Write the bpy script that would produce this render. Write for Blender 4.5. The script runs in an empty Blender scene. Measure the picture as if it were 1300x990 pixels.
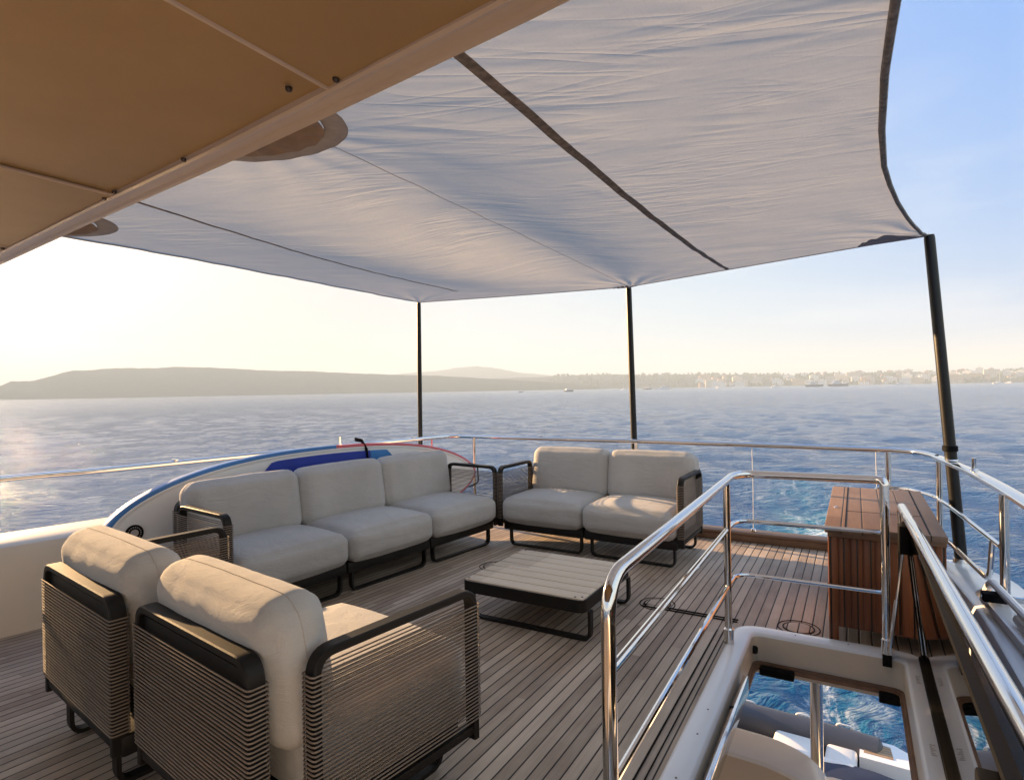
import bpy, bmesh, math, random
import numpy as np
from mathutils import Vector, Matrix, noise
R = math.radians
random.seed(7)
sc = bpy.context.scene
COL = sc.collection

# ------------------------------------------------------------------ materials
class NT:
    def __init__(s, name):
        s.m = bpy.data.materials.new(name); s.m.use_nodes = True
        s.t = s.m.node_tree; s.n = s.t.nodes
        s.b = s.n['Principled BSDF']; s.out = s.n['Material Output']
    def node(s, typ, **kw):
        n = s.n.new(typ)
        for k, v in kw.items():
            if k.startswith('i_'):
                n.inputs[k[2:].replace('_', ' ')].default_value = v
            else:
                setattr(n, k, v)
        return n
    def link(s, a, b): s.t.links.new(a, b)
    def math(s, op, a, b=None, c=None, clamp=False):
        n = s.n.new('ShaderNodeMath'); n.operation = op; n.use_clamp = clamp
        for i, v in enumerate((a, b, c)):
            if v is None: continue
            if hasattr(v, 'is_linked') or hasattr(v, 'links'): s.link(v, n.inputs[i])
            else: n.inputs[i].default_value = v
        return n.outputs[0]
    def mix(s, f, a, b):
        n = s.n.new('ShaderNodeMix'); n.data_type = 'RGBA'
        for sock, v in ((n.inputs[0], f), (n.inputs[6], a), (n.inputs[7], b)):
            if hasattr(v, 'links'): s.link(v, sock)
            else: sock.default_value = v if not isinstance(v, tuple) else (*v[:3], 1)
        return n.outputs[2]
    def coord(s, kind='Object', scale=(1, 1, 1), rot=(0, 0, 0)):
        t = s.n.new('ShaderNodeTexCoord'); mp = s.n.new('ShaderNodeMapping'); mp.inputs['Scale'].default_value = scale
        src = t.outputs[kind]
        if any(rot):
            m0 = s.n.new('ShaderNodeMapping'); m0.inputs['Rotation'].default_value = rot; s.link(src, m0.inputs[0]); src = m0.outputs[0]
        s.link(src, mp.inputs[0]); return mp.outputs[0]
    def noise(s, vec, scale, detail=4, rough=.55, dist=0):
        n = s.n.new('ShaderNodeTexNoise'); n.inputs['Scale'].default_value = scale
        n.inputs['Detail'].default_value = detail; n.inputs['Roughness'].default_value = rough
        n.inputs['Distortion'].default_value = dist
        s.link(vec, n.inputs['Vector']); return n.outputs['Fac']
    def ramp(s, f, stops):
        n = s.n.new('ShaderNodeValToRGB'); s.link(f, n.inputs[0])
        e = n.color_ramp.elements
        while len(e) < len(stops): e.new(.5)
        for q, (p, c) in zip(e, stops):
            q.position = p; q.color = (*c, 1) if isinstance(c, tuple) else (c, c, c, 1)
        return n.outputs[0]
    def bump(s, h, strength=.3, dist=.002, normal=None):
        n = s.n.new('ShaderNodeBump'); n.inputs['Strength'].default_value = strength
        n.inputs['Distance'].default_value = dist; s.link(h, n.inputs['Height'])
        if normal is not None: s.link(normal, n.inputs['Normal'])
        return n.outputs[0]
    def set(s, **kw):
        for k, v in kw.items():
            sock = s.b.inputs[k.replace('_', ' ')]
            if hasattr(v, 'links'): s.link(v, sock)
            else: sock.default_value = (*v, 1) if isinstance(v, tuple) and len(v) == 3 else v
        return s

def simple(name, col, rough=.5, metal=0., var=.12, scale=6., bump=.0, bscale=200., spec=.5):
    t = NT(name); v = t.coord('Object')
    f = t.noise(v, scale, 5)
    dark = tuple(c * (1 - var) for c in col); lite = tuple(min(1, c * (1 + var)) for c in col)
    t.set(Base_Color=t.ramp(f, [(.3, dark), (.7, lite)]), Metallic=metal)
    rr = t.noise(v, scale * 3, 4)
    t.set(Roughness=t.math('MULTIPLY_ADD', rr, .2 * rough, rough * .9))
    t.b.inputs['Specular IOR Level'].default_value = spec
    if bump: t.set(Normal=t.bump(t.noise(v, bscale, 3), bump, .002))
    return t.m

M = {}
M['chrome'] = simple('polished_steel', (.72, .70, .68), .075, 1., .03, 3.)
M['black'] = simple('bronze_black_powder_coat', (.008, .007, .0065), .55, 0, .15, 20, .15, 900, .25)
M['blackmat'] = simple('black_rubber', (.006, .006, .0065), .6, 0, .15, 20, spec=.06)
M['carbon'] = simple('black_carbon', (.006, .006, .006), .38, 0, .2, 30, spec=.35)
M['white'] = simple('white_gelcoat', (.84, .84, .84), .22, 0, .03, 2.)
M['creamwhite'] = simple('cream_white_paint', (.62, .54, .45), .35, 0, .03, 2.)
M['cream'] = simple('cream_gelcoat', (.62, .54, .43), .35, 0, .05, 2.)
M['white_vinyl'] = simple('white_vinyl', (.72, .72, .71), .5, 0, .04, 6, .1, 300)
M['grey_tube'] = simple('grey_inflatable_fabric', (.055, .06, .075), .45, 0, .1, 5, .15, 300)
M['navy'] = simple('navy_cover', (.008, .016, .05), .65, 0, .2, 4, .3, 40)
M['red'] = simple('red_plastic', (.6, .03, .03), .4)
M['blue_rim'] = simple('blue_rail_vinyl', (.025, .17, .46), .4, 0, .08, 4)
M['pink_rim'] = simple('red_rail_vinyl', (.62, .11, .13), .4, 0, .08, 4)
M['board'] = simple('white_board_skin', (.80, .80, .79), .35, 0, .03, 4)
M['navy_pad'] = simple('deep_blue_deck_pad', (.008, .035, .36), .6, 0, .12, 9, .3, 400)
M['sky_pad'] = simple('light_blue_deck_pad', (.03, .20, .52), .6, 0, .12, 9, .3, 400)
M['cord'] = simple('white_cord', (.75, .75, .75), .6)
M['seam'] = simple('awning_zip_tape', (.22, .185, .15), .7, 0, .45, 45)
M['patch'] = simple('awning_reinforcement_cloth', (.34, .25, .18), .85, 0, .12, 25, .3, 500)
M['ring'] = simple('awning_ring_webbing', (.44, .40, .37), .8, 0, .1, 30, .3, 500)
M['thread'] = simple('seam_thread', (.44, .40, .37), .9)
M['screw'] = simple('dark_screw', (.10, .07, .05), .3, 1.)

def m_fabric(name, col):
    t = NT(name); v = t.coord('Object')
    big = t.noise(v, 3.5, 5); fine = t.noise(v, 420, 2)
    c = t.ramp(big, [(.3, tuple(x * .9 for x in col)), (.7, tuple(min(1, x * 1.08) for x in col))])
    t.set(Base_Color=t.mix(t.ramp(fine, [(.35, .0), (.75, .35)]), c, tuple(x * .55 for x in col)))
    w1 = t.node('ShaderNodeTexWave', i_Scale=260., wave_type='BANDS', bands_direction='X'); t.link(v, w1.inputs[0])
    w2 = t.node('ShaderNodeTexWave', i_Scale=260., wave_type='BANDS', bands_direction='Z'); t.link(v, w2.inputs[0])
    h = t.math('ADD', t.math('ADD', w1.outputs['Fac'], w2.outputs['Fac']), t.math('MULTIPLY', fine, 1.5))
    n1 = t.bump(h, .25, .0012)
    wr = t.noise(t.coord('Object', (1.2, 1.2, 3)), 5, 4, .6, 1.2)
    t.set(Normal=t.bump(wr, .55, .014, n1), Roughness=.95)
    t.b.inputs['Specular IOR Level'].default_value = .15
    t.b.inputs['Sheen Weight'].default_value = .15
    return t.m
M['fabric'] = m_fabric('taupe_outdoor_fabric', (.51, .495, .475))

def m_rope():
    t = NT('taupe_rope'); v = t.coord('Object')
    f = t.noise(v, 35, 3)
    w = t.node('ShaderNodeTexWave', i_Scale=160., wave_type='BANDS', bands_direction='DIAGONAL'); t.link(v, w.inputs[0])
    t.set(Base_Color=t.mix(f, (.155, .12, .094), (.29, .232, .185)), Roughness=.8, Normal=t.bump(w.outputs['Fac'], .5, .002))
    return t.m
M['rope'] = m_rope()

def m_planks(name, pitch, c1, c2, caulk, cw, axis='X', warp=False, caulk_col=(.012, .011, .010), rough=.6, grain=.5):
    t = NT(name); tc = t.n.new('ShaderNodeTexCoord'); sp = t.n.new('ShaderNodeSeparateXYZ')
    t.link(tc.outputs['Object'], sp.inputs[0])
    a = sp.outputs[0] if axis == 'X' else sp.outputs[1]; b = sp.outputs[1] if axis == 'X' else sp.outputs[0]
    if warp:
        k = t.math('MAXIMUM', t.math('MULTIPLY_ADD', a, -1, -.9), 0.)
        a = t.math('SUBTRACT', a, t.math('MULTIPLY', t.math('MULTIPLY', k, b), .05))
    u = t.math('DIVIDE', a, pitch); idx = t.math('FLOOR', u); fr = t.math('FRACT', u)
    # butt joints along each plank
    sh = t.n.new('ShaderNodeTexWhiteNoise'); sh.noise_dimensions = '1D'; t.link(idx, sh.inputs['W'])
    seg = t.math('FLOOR', t.math('ADD', t.math('DIVIDE', b, 1.9), t.math('MULTIPLY', sh.outputs['Value'], 7.)))
    cb = t.n.new('ShaderNodeCombineXYZ'); t.link(idx, cb.inputs[0]); t.link(seg, cb.inputs[1])
    wn = t.n.new('ShaderNodeTexWhiteNoise'); wn.noise_dimensions = '3D'; t.link(cb.outputs[0], wn.inputs['Vector'])
    gv = t.n.new('ShaderNodeCombineXYZ')
    t.link(t.math('MULTIPLY', a, 130.), gv.inputs[0]); t.link(t.math('MULTIPLY', b, 3.2), gv.inputs[1]); t.link(t.math('MULTIPLY', wn.outputs['Value'], 40.), gv.inputs[2])
    g = t.noise(gv.outputs[0], 1.0, 5, .65)
    blot = t.noise(t.coord('Object', (1, 1, 1)), 1.7, 5, .6)
    stain = t.noise(t.coord('Object', (6, 1.2, 1) if axis == 'X' else (1.2, 6, 1)), 2.3, 4, .6)
    f = t.math('ADD', t.math('MULTIPLY', wn.outputs['Value'], .42), t.math('ADD', t.math('MULTIPLY', g, grain), t.math('MULTIPLY', t.math('SUBTRACT', blot, .5), .7)))
    f = t.math('ADD', f, t.math('MULTIPLY', t.math('SUBTRACT', stain, .5), .5))
    wood = t.ramp(f, [(.12, c1), (.8, c2)])
    e = t.math('LESS_THAN', t.math('ABSOLUTE', t.math('SUBTRACT', fr, .5)), .5 - cw / 2)
    t.set(Base_Color=t.mix(e, caulk_col, wood), Roughness=t.math('MULTIPLY_ADD', g, .25, rough - .12))
    sm = t.node('ShaderNodeMapRange', interpolation_type='SMOOTHSTEP')
    t.link(t.math('ABSOLUTE', t.math('SUBTRACT', fr, .5)), sm.inputs['Value'])
    sm.inputs['From Min'].default_value = .5 - cw; sm.inputs['From Max'].default_value = .5 - cw * .4
    sm.inputs['To Min'].default_value = 1; sm.inputs['To Max'].default_value = 0
    n1 = t.bump(sm.outputs[0], .6, .004)
    t.set(Normal=t.bump(g, .25, .002, n1))
    t.b.inputs['Specular IOR Level'].default_value = .35
    return t.m
M['deck'] = m_planks('teak_deck_planks', .0585, (.25, .185, .135), (.60, .49, .385), 1, .11, warp=True)
M['table_teak'] = m_planks('bleached_teak_slats', 9., (.40, .32, .24), (.68, .575, .45), 1, .0, axis='Y', grain=.9)
M['cab_top'] = m_planks('oiled_teak_top', .098, (.13, .075, .048), (.26, .165, .11), 1, .05)
M['cab'] = m_planks('varnished_teak_panel', .062, (.13, .042, .017), (.31, .108, .042), 1, .12, rough=.35)
M['toe'] = m_planks('teak_capping', .12, (.10, .065, .045), (.24, .16, .115), 1, .03, axis='Y')
M['step_teak'] = m_planks('synthetic_teak_pad', .05, (.33, .22, .13), (.45, .32, .2), 1, .12, axis='Y')
M['teak'] = simple('teak_solid', (.19, .105, .06), .5, 0, .25, 9, .1, 200)

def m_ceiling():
    t = NT('warm_lit_headliner'); v = t.coord('Object')
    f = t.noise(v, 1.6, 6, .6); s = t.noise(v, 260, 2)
    t.set(Base_Color=t.ramp(f, [(.3, (.36, .235, .10)), (.7, (.45, .30, .13))]), Roughness=.55, Normal=t.bump(s, .12, .001))  # warm light on the cream paint is mixed into this base colour
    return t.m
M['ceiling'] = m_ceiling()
M['trim'] = simple('beige_trim_profile', (.64, .52, .39), .3, 0, .05, 4)

def m_awning():
    t = NT('grey_awning_mesh_cloth')
    v = t.coord('Object'); vx = t.coord('Object', (1, 9, 1)); vy = t.coord('Object', (9, 1, 1))
    fine = t.math('ADD', t.noise(vx, 34, 3, .7), t.noise(vy, 34, 3, .7))
    big = t.noise(v, 1.4, 5)
    c = t.ramp(fine, [(.6, (.355, .375, .39)), (1.0, (.415, .435, .45))]); c.node.color_ramp.interpolation = 'LINEAR'
    n1 = t.bump(fine, .12, .001)
    wr = t.noise(t.coord('Object', (.8, 2.4, 1), (0, 0, R(-24))), 1.6, 3, .5, .6)
    n2 = t.bump(wr, .35, .04, n1)
    for sc_, ro, ds in (((.7, 5.5, 1), -26, .020), ((.6, 8., 1), -12, .014), ((1.1, 12., 1), -34, .007)):
        cr_ = t.noise(t.coord('Object', sc_, (0, 0, R(ro))), 1.2, 1.5, .45, .5)
        rid = t.math('POWER', t.math('SUBTRACT', 1., t.math('MULTIPLY', t.math('ABSOLUTE', t.math('SUBTRACT', cr_, .5)), 4.), clamp=True), 3.)
        msk = t.math('MULTIPLY', t.math('SUBTRACT', t.noise(t.coord('Object', (.8, 1.1, 1)), 1.3 + ds * 10, 2), .44), 5., clamp=True)
        n2 = t.bump(t.math('MULTIPLY', rid, msk), .30, ds, n2)
    d = t.node('ShaderNodeBsdfDiffuse'); tr = t.node('ShaderNodeBsdfTranslucent')
    t.link(c, d.inputs[0]); t.link(n2, d.inputs['Normal']); t.link(c, tr.inputs[0]); t.link(n2, tr.inputs['Normal'])
    mx = t.node('ShaderNodeMixShader', i_Fac=.52); t.link(d.outputs[0], mx.inputs[1]); t.link(tr.outputs[0], mx.inputs[2])
    t.link(mx.outputs[0], t.out.inputs[0]); t.n.remove(t.b)
    return t.m
M['awning'] = m_awning()

def m_mirror():
    t = NT('tinted_mirror_acrylic')
    t.set(Base_Color=(.15, .145, .14), Metallic=1., Roughness=.015)
    return t.m
M['mirror'] = m_mirror()

SEA0, SEA1, SEA2 = .45, .7, .6
def m_sea():
    t = NT('sea_water'); tc = t.n.new('ShaderNodeTexCoord'); v = tc.outputs['Object']
    sp = t.n.new('ShaderNodeSeparateXYZ'); t.link(v, sp.inputs[0]); X, Y = sp.outputs[0], sp.outputs[1]
    # wake corridor behind the stern
    cx = t.math('MULTIPLY_ADD', Y, -.075, .45)
    d = t.math('ABSOLUTE', t.math('SUBTRACT', X, cx))
    wid = t.math('MULTIPLY_ADD', Y, .045, 1.3)
    core = t.math('SUBTRACT', 1., t.math('DIVIDE', d, wid), clamp=True)
    near = t.node('ShaderNodeMapRange'); t.link(Y, near.inputs[0])
    near.inputs[1].default_value = 46; near.inputs[2].default_value = 18; near.inputs[3].default_value = 0; near.inputs[4].default_value = 1
    st = t.node('ShaderNodeMapRange'); t.link(Y, st.inputs[0])
    st.inputs[1].default_value = 6; st.inputs[2].default_value = 9
    zone = t.math('MULTIPLY', t.math('MULTIPLY', core, near.outputs[0]), st.outputs[0], clamp=True)
    wv = t.coord('Object', (1, .55, 1))
    f1 = t.noise(wv, 1.1, 8, .68, 1.8); f2 = t.noise(wv, .33, 5, .6, .8)
    vor = t.node('ShaderNodeTexVoronoi', feature='DISTANCE_TO_EDGE', i_Scale=.75)
    wob = t.node('ShaderNodeTexNoise', i_Scale=1.3, i_Detail=5.); t.link(wv, wob.inputs['Vector'])
    wm = t.node('ShaderNodeMix', data_type='VECTOR', i_Factor=.45) if False else None
    vadd = t.node('ShaderNodeVectorMath', operation='MULTIPLY_ADD'); t.link(wob.outputs['Color'], vadd.inputs[0])
    vadd.inputs[1].default_value = (1.6, 1.6, 0); t.link(wv, vadd.inputs[2]); t.link(vadd.outputs[0], vor.inputs['Vector'])
    lace = t.math('SUBTRACT', 1., t.math('MULTIPLY', vor.outputs['Distance'], 9.), clamp=True)
    patchy = t.math('ADD', t.math('MULTIPLY', f1, .75), t.math('MULTIPLY', f2, .5))
    thr = t.math('MULTIPLY_ADD', t.math('POWER', zone, .5), .30, -.02)
    foam = t.math('MULTIPLY', t.math('SUBTRACT', t.math('ADD', patchy, thr), .86), 5., clamp=True)
    foam2 = t.math('MULTIPLY', t.math('MULTIPLY', lace, t.math('MULTIPLY', t.math('SUBTRACT', f2, .42), 4., clamp=True)), t.math('POWER', zone, .4))
    foam = t.math('MULTIPLY', t.math('MAXIMUM', foam, foam2), t.math('GREATER_THAN', zone, .001), clamp=True)
    # turquoise aerated water
    tq = t.math('MULTIPLY', t.math('MULTIPLY', zone, 1.5, clamp=True), t.math('MULTIPLY_ADD', f2, 2.4, -.6, clamp=True), clamp=True)
    far = t.node('ShaderNodeMapRange'); t.link(Y, far.inputs[0]); far.inputs[1].default_value = 12; far.inputs[2].default_value = 24; far.inputs[3].default_value = .25
    tq = t.math('MULTIPLY', tq, far.outputs[0])
    base = t.mix(tq, (.005, .062, .17), (.012, .24, .30))
    t.set(Base_Color=t.mix(foam, base, (.78, .82, .84)))
    dist = t.math('SQRT', t.math('ADD', t.math('MULTIPLY', X, X), t.math('MULTIPLY', Y, Y)))
    dr = t.node('ShaderNodeMapRange', interpolation_type='SMOOTHSTEP'); t.link(dist, dr.inputs['Value'])
    dr.inputs['From Min'].default_value = 20; dr.inputs['From Max'].default_value = 500; dr.inputs['To Min'].default_value = .06; dr.inputs['To Max'].default_value = .14
    t.set(Roughness=t.math('ADD', t.math('MULTIPLY', foam, .6), dr.outputs[0]), IOR=1.333)
    def ridged(vec, scale, det, rough, dist):
        q = t.noise(vec, scale, det, rough, dist)
        return t.math('SUBTRACT', 1., t.math('MULTIPLY', t.math('ABSOLUTE', t.math('SUBTRACT', q, .5)), 2.6), clamp=True)
    gust = t.noise(t.coord('Object', (.06, .12, 1), (0, 0, R(30))), 1., 3)
    gk = t.math('MULTIPLY_ADD', gust, 1.5, .25)
    n3 = ridged(t.coord('Object', (.55, 1.3, 1), (0, 0, R(-22))), .42, 4, .55, .5)
    n2 = ridged(t.coord('Object', (.7, 1.5, 1), (0, 0, R(-40))), 1.25, 4, .6, .6)
    n = t.noise(t.coord('Object', (1, 1.8, 1), (0, 0, R(-12))), 5., 4, .6)
    b0 = t.bump(n3, SEA0, .42)
    b1 = t.bump(t.math('MULTIPLY', n2, gk), SEA1, .20, b0); b2 = t.bump(t.math('MULTIPLY', n, gk), SEA2, .035, b1)
    t.set(Normal=t.bump(foam, .3, .05, b2))
    return t.m
M['sea'] = m_sea()

def m_land(name, c1, c2, scale):
    t = NT(name); v = t.coord('Object')
    f = t.noise(v, scale, 8, .7); f2 = t.noise(v, scale * .12, 4)
    t.set(Base_Color=t.ramp(t.math('ADD', t.math('MULTIPLY', f, .7), t.math('MULTIPLY', f2, .3)), [(.35, c1), (.65, c2)]), Roughness=1.)
    t.b.inputs['Specular IOR Level'].default_value = 0
    return t.m
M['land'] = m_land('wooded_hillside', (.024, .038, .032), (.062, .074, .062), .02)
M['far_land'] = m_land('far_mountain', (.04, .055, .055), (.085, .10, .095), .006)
M['leaf'] = m_land('shore_tree_leaves', (.02, .045, .015), (.07, .10, .035), .3)
for n, c in (('cream', (.60, .50, .38)), ('white', (.72, .70, .66)), ('ochre', (.55, .37, .22)), ('pink', (.55, .36, .28))):
    M['b_' + n] = simple('town_wall_' + n, c, .9, 0, .12, .08)
M['b_roof'] = simple('terracotta_roof', (.34, .14, .08), .9, 0, .2, .3)
M['b_glass'] = simple('window_dark', (.05, .06, .07), .3)
M['boat_dark'] = simple('dark_boat_hull', (.025, .03, .045), .3)

# ------------------------------------------------------------------ mesh building
class MB:
    """collects verts / faces, then becomes ONE mesh object"""
    def __init__(s): s.v = []; s.f = []; s.mi = []; s.cur = 0
    def add(s, vs, fs):
        o = len(s.v); s.v += [tuple(p) for p in vs]; s.f += [tuple(i + o for i in q) for q in fs]; s.mi += [s.cur] * len(fs); return s
    def box(s, x0, x1, y0, y1, z0, z1):
        vs = [(x, y, z) for z in (z0, z1) for y in (y0, y1) for x in (x0, x1)]
        return s.add(vs, [(0, 2, 3, 1), (4, 5, 7, 6), (0, 1, 5, 4), (2, 6, 7, 3), (0, 4, 6, 2), (1, 3, 7, 5)])
    def rbox(s, x0, x1, y0, y1, z0, z1, r=.01, seg=2):
        bm = bmesh.new(); bmesh.ops.create_cube(bm, size=1)
        for q in bm.verts: q.co = Vector(((x0 + x1) / 2 + q.co.x * (x1 - x0), (y0 + y1) / 2 + q.co.y * (y1 - y0), (z0 + z1) / 2 + q.co.z * (z1 - z0)))
        bmesh.ops.bevel(bm, geom=bm.edges[:], offset=r, segments=seg, profile=.5, affect='EDGES')
        bm.verts.index_update()
        s.add([q.co[:] for q in bm.verts], [[q.index for q in f.verts] for f in bm.faces]); bm.free(); return s
    def tube(s, path, r, seg=10, closed=False, w=None, up=None, cap=True):
        """sweep a circle (or w x r rectangle/ellipse when w is given) along a path"""
        P = [Vector(p) for p in path]; n = len(P); rings = []
        T = []
        for i in range(n):
            a = P[(i - 1) % n] if (closed or i > 0) else P[i]; b = P[(i + 1) % n] if (closed or i < n - 1) else P[i]
            T.append((b - a).normalized())
        if up is not None: nrm = Vector(up)
        else:
            nrm = Vector((0, 0, 1)) if abs(T[0].z) < .9 else Vector((1, 0, 0))
        vs = []
        for i in range(n):
            t = T[i]; nn = nrm - t * nrm.dot(t)
            if nn.length < 1e-5: nn = t.orthogonal()
            nn.normalize(); bb = t.cross(nn)
            if up is None: nrm = nn
            rr = r[i] if isinstance(r, (list, tuple)) else r
            for k in range(seg):
                a = 2 * math.pi * k / seg
                if w is None: c, d = math.cos(a) * rr, math.sin(a) * rr
                else:   # superellipse section: rr along up, w across
                    ca, sa = math.cos(a), math.sin(a); e = .45
                    c = math.copysign(abs(ca) ** e, ca) * rr; d = math.copysign(abs(sa) ** e, sa) * w
                vs.append(P[i] + nn * c + bb * d)
        fs = []
        for i in range(n if closed else n - 1):
            j = (i + 1) % n
            for k in range(seg):
                l = (k + 1) % seg
                fs.append((i * seg + k, i * seg + l, j * seg + l, j * seg + k))
        if cap and not closed:
            fs.append(tuple(range(seg))[::-1]); fs.append(tuple((n - 1) * seg + k for k in range(seg)))
        return s.add(vs, fs)
    def prism(s, pts, lo, hi, axis='z'):
        n = len(pts)
        def mk(p, h): return (p[0], p[1], h) if axis == 'z' else ((p[0], h, p[1]) if axis == 'y' else (h, p[0], p[1]))
        vs = [mk(p, lo) for p in pts] + [mk(p, hi) for p in pts]
        fs = [tuple(range(n))[::-1], tuple(range(n, 2 * n))] + [(i, (i + 1) % n, n + (i + 1) % n, n + i) for i in range(n)]
        return s.add(vs, fs)
    def lathe(s, prof, c=(0, 0, 0), seg=16, axis='z'):
        vs = []; n = len(prof)
        for r, h in prof:
            for k in range(seg):
                a = 2 * math.pi * k / seg; x, y = r * math.cos(a), r * math.sin(a)
                q = (x, y, h) if axis == 'z' else ((x, h, y) if axis == 'y' else (h, x, y))
                vs.append((q[0] + c[0], q[1] + c[1], q[2] + c[2]))
        fs = [(i * seg + k, i * seg + (k + 1) % seg, (i + 1) * seg + (k + 1) % seg, (i + 1) * seg + k) for i in range(n - 1) for k in range(seg)]
        fs += [tuple(range(seg))[::-1], tuple((n - 1) * seg + k for k in range(seg))]
        return s.add(vs, fs)
    def grid(s, rows, close_u=False):
        n, m = len(rows), len(rows[0]); vs = [p for r in rows for p in r]; fs = []
        for i in range(n - 1):
            for k in range(m if close_u else m - 1):
                l = (k + 1) % m; fs.append((i * m + k, i * m + l, (i + 1) * m + l, (i + 1) * m + k))
        return s.add(vs, fs)
    def xf(s, mat):
        s.v = [tuple(mat @ Vector(p)) for p in s.v]; return s
    def build(s, name, mat, parent=None, smooth=True, ang=35):
        me = bpy.data.meshes.new(name); me.from_pydata(s.v, [], s.f)
        for m in (mat if isinstance(mat, (list, tuple)) else [mat]): me.materials.append(m)
        if any(s.mi): me.polygons.foreach_set('material_index', s.mi)
        bm = bmesh.new(); bm.from_mesh(me); bmesh.ops.recalc_face_normals(bm, faces=bm.faces[:]); bm.to_mesh(me); bm.free()
        if smooth:
            me.polygons.foreach_set('use_smooth', [True] * len(me.polygons)); me.set_sharp_from_angle(angle=R(ang))
        o = bpy.data.objects.new(name, me); COL.objects.link(o)
        if parent is not None: o.parent = parent
        return o

def tag(o, label=None, cat=None, group=None, kind=None):
    if label: o['label'] = label
    if cat: o['category'] = cat
    if group: o['group'] = group
    if kind: o['kind'] = kind
    return o
def empty(name, loc=(0, 0, 0), rz=0, label=None, cat=None, group=None):
    o = bpy.data.objects.new(name, None); COL.objects.link(o); o.location = loc; o.rotation_euler = (0, 0, rz); o.empty_display_size = .1
    return tag(o, label, cat, group)
def copy_tree(o, parent=None):
    c = o.copy(); COL.objects.link(c)
    if parent is not None: c.parent = parent
    for ch in list(o.children): copy_tree(ch, c)
    return c
def fillet(pts, r, n=5, closed=False):
    P = [Vector(p) for p in pts]; out = []; N = len(P)
    for i in range(N):
        if not closed and i in (0, N - 1): out.append(P[i]); continue
        a, b, c = P[(i - 1) % N], P[i], P[(i + 1) % N]
        u = (a - b); v = (c - b); rr = min(r, u.length * .49, v.length * .49)
        p, q = b + u.normalized() * rr, b + v.normalized() * rr
        for k in range(n + 1):
            t = k / n; out.append(p * (1 - t) ** 2 + b * 2 * t * (1 - t) + q * t * t)
    return out
def spline(pts, n=8):
    P = [Vector(p) for p in pts]; out = []
    for i in range(len(P) - 1):
        a, b, c, d = P[max(i - 1, 0)], P[i], P[i + 1], P[min(i + 2, len(P) - 1)]
        for k in range(n):
            t = k / n
            out.append(.5 * ((2 * b) + (c - a) * t + (2 * a - 5 * b + 4 * c - d) * t * t + (3 * b - a - 3 * c + d) * t ** 3))
    out.append(P[-1]); return out
def interp(x, tab):
    xs = [t[0] for t in tab]; ys = [t[1] for t in tab]
    return float(np.interp(x, xs, ys))

# ------------------------------------------------------------------ camera, light, sky
F, PITCH, ROLL, YAW = 750., math.atan(-1.8 / 750), R(.97), math.atan(436 / 750)
fw = Vector((-math.sin(YAW) * math.cos(PITCH), math.cos(YAW) * math.cos(PITCH), math.sin(PITCH)))
rt = Vector((math.cos(YAW), math.sin(YAW), 0)); up = rt.cross(fw)
cr = rt * math.cos(ROLL) - up * math.sin(ROLL); cu = rt * math.sin(ROLL) + up * math.cos(ROLL)
cam = bpy.data.objects.new('camera', bpy.data.cameras.new('camera')); COL.objects.link(cam)
cam.matrix_world = Matrix(((cr.x, cu.x, -fw.x, 0), (cr.y, cu.y, -fw.y, 0), (cr.z, cu.z, -fw.z, 1.4), (0, 0, 0, 1)))
cam.data.sensor_width = 36; cam.data.lens = 36 * F / 1300; cam.data.clip_start = .05; cam.data.clip_end = 30000
sc.camera = cam

SUN_AZ, SUN_EL = R(-80), R(11.5)      # azimuth from +Y towards +X
S = Vector((math.sin(SUN_AZ) * math.cos(SUN_EL), math.cos(SUN_AZ) * math.cos(SUN_EL), math.sin(SUN_EL)))
sun = bpy.data.objects.new('sun', bpy.data.lights.new('sun', 'SUN')); COL.objects.link(sun)
sun.data.energy = 5.; sun.data.angle = R(.5); sun.data.color = (1., .63, .31)
sun.rotation_euler = S.to_track_quat('Z', 'Y').to_euler()

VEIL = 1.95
w = bpy.data.worlds.new('World'); sc.world = w; w.use_nodes = True
nt = w.node_tree; bg = nt.nodes['Background']
sky = nt.nodes.new('ShaderNodeTexSky'); sky.sky_type = 'NISHITA'; sky.sun_disc = False
sky.sun_elevation = SUN_EL; sky.sun_rotation = SUN_AZ; sky.altitude = 0; sky.air_density = 1.; sky.dust_density = .5; sky.ozone_density = 2.5
# thin low cloud: brightens the sky slightly where the noise is high, only near the horizon
geo = nt.nodes.new('ShaderNodeTexCoord'); mp = nt.nodes.new('ShaderNodeMapping'); mp.inputs['Scale'].default_value = (1, 1, 4.5)
nz = nt.nodes.new('ShaderNodeTexNoise'); nz.inputs['Scale'].default_value = 3.2; nz.inputs['Detail'].default_value = 8; nz.inputs['Roughness'].default_value = .58; nz.inputs['Distortion'].default_value = .5
rp = nt.nodes.new('ShaderNodeValToRGB'); rp.color_ramp.elements[0].position = .5; rp.color_ramp.elements[1].position = .72
rp.color_ramp.elements[1].color = (.3, .3, .3, 1)
sxyz = nt.nodes.new('ShaderNodeSeparateXYZ'); mr = nt.nodes.new('ShaderNodeMapRange')
mr.inputs[1].default_value = .5; mr.inputs[2].default_value = .12
mul = nt.nodes.new('ShaderNodeMath'); mul.operation = 'MULTIPLY'
hsv = nt.nodes.new('ShaderNodeHueSaturation'); hsv.inputs['Saturation'].default_value = .35; hsv.inputs['Value'].default_value = 1.55
mx = nt.nodes.new('ShaderNodeMix'); mx.data_type = 'RGBA'
L = nt.links.new
L(geo.outputs['Generated'], mp.inputs[0]); L(mp.outputs[0], nz.inputs['Vector']); L(nz.outputs['Fac'], rp.inputs[0])
L(geo.outputs['Generated'], sxyz.inputs[0]); L(sxyz.outputs[2], mr.inputs[0]); L(rp.outputs[0], mul.inputs[0]); L(mr.outputs[0], mul.inputs[1])
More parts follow.
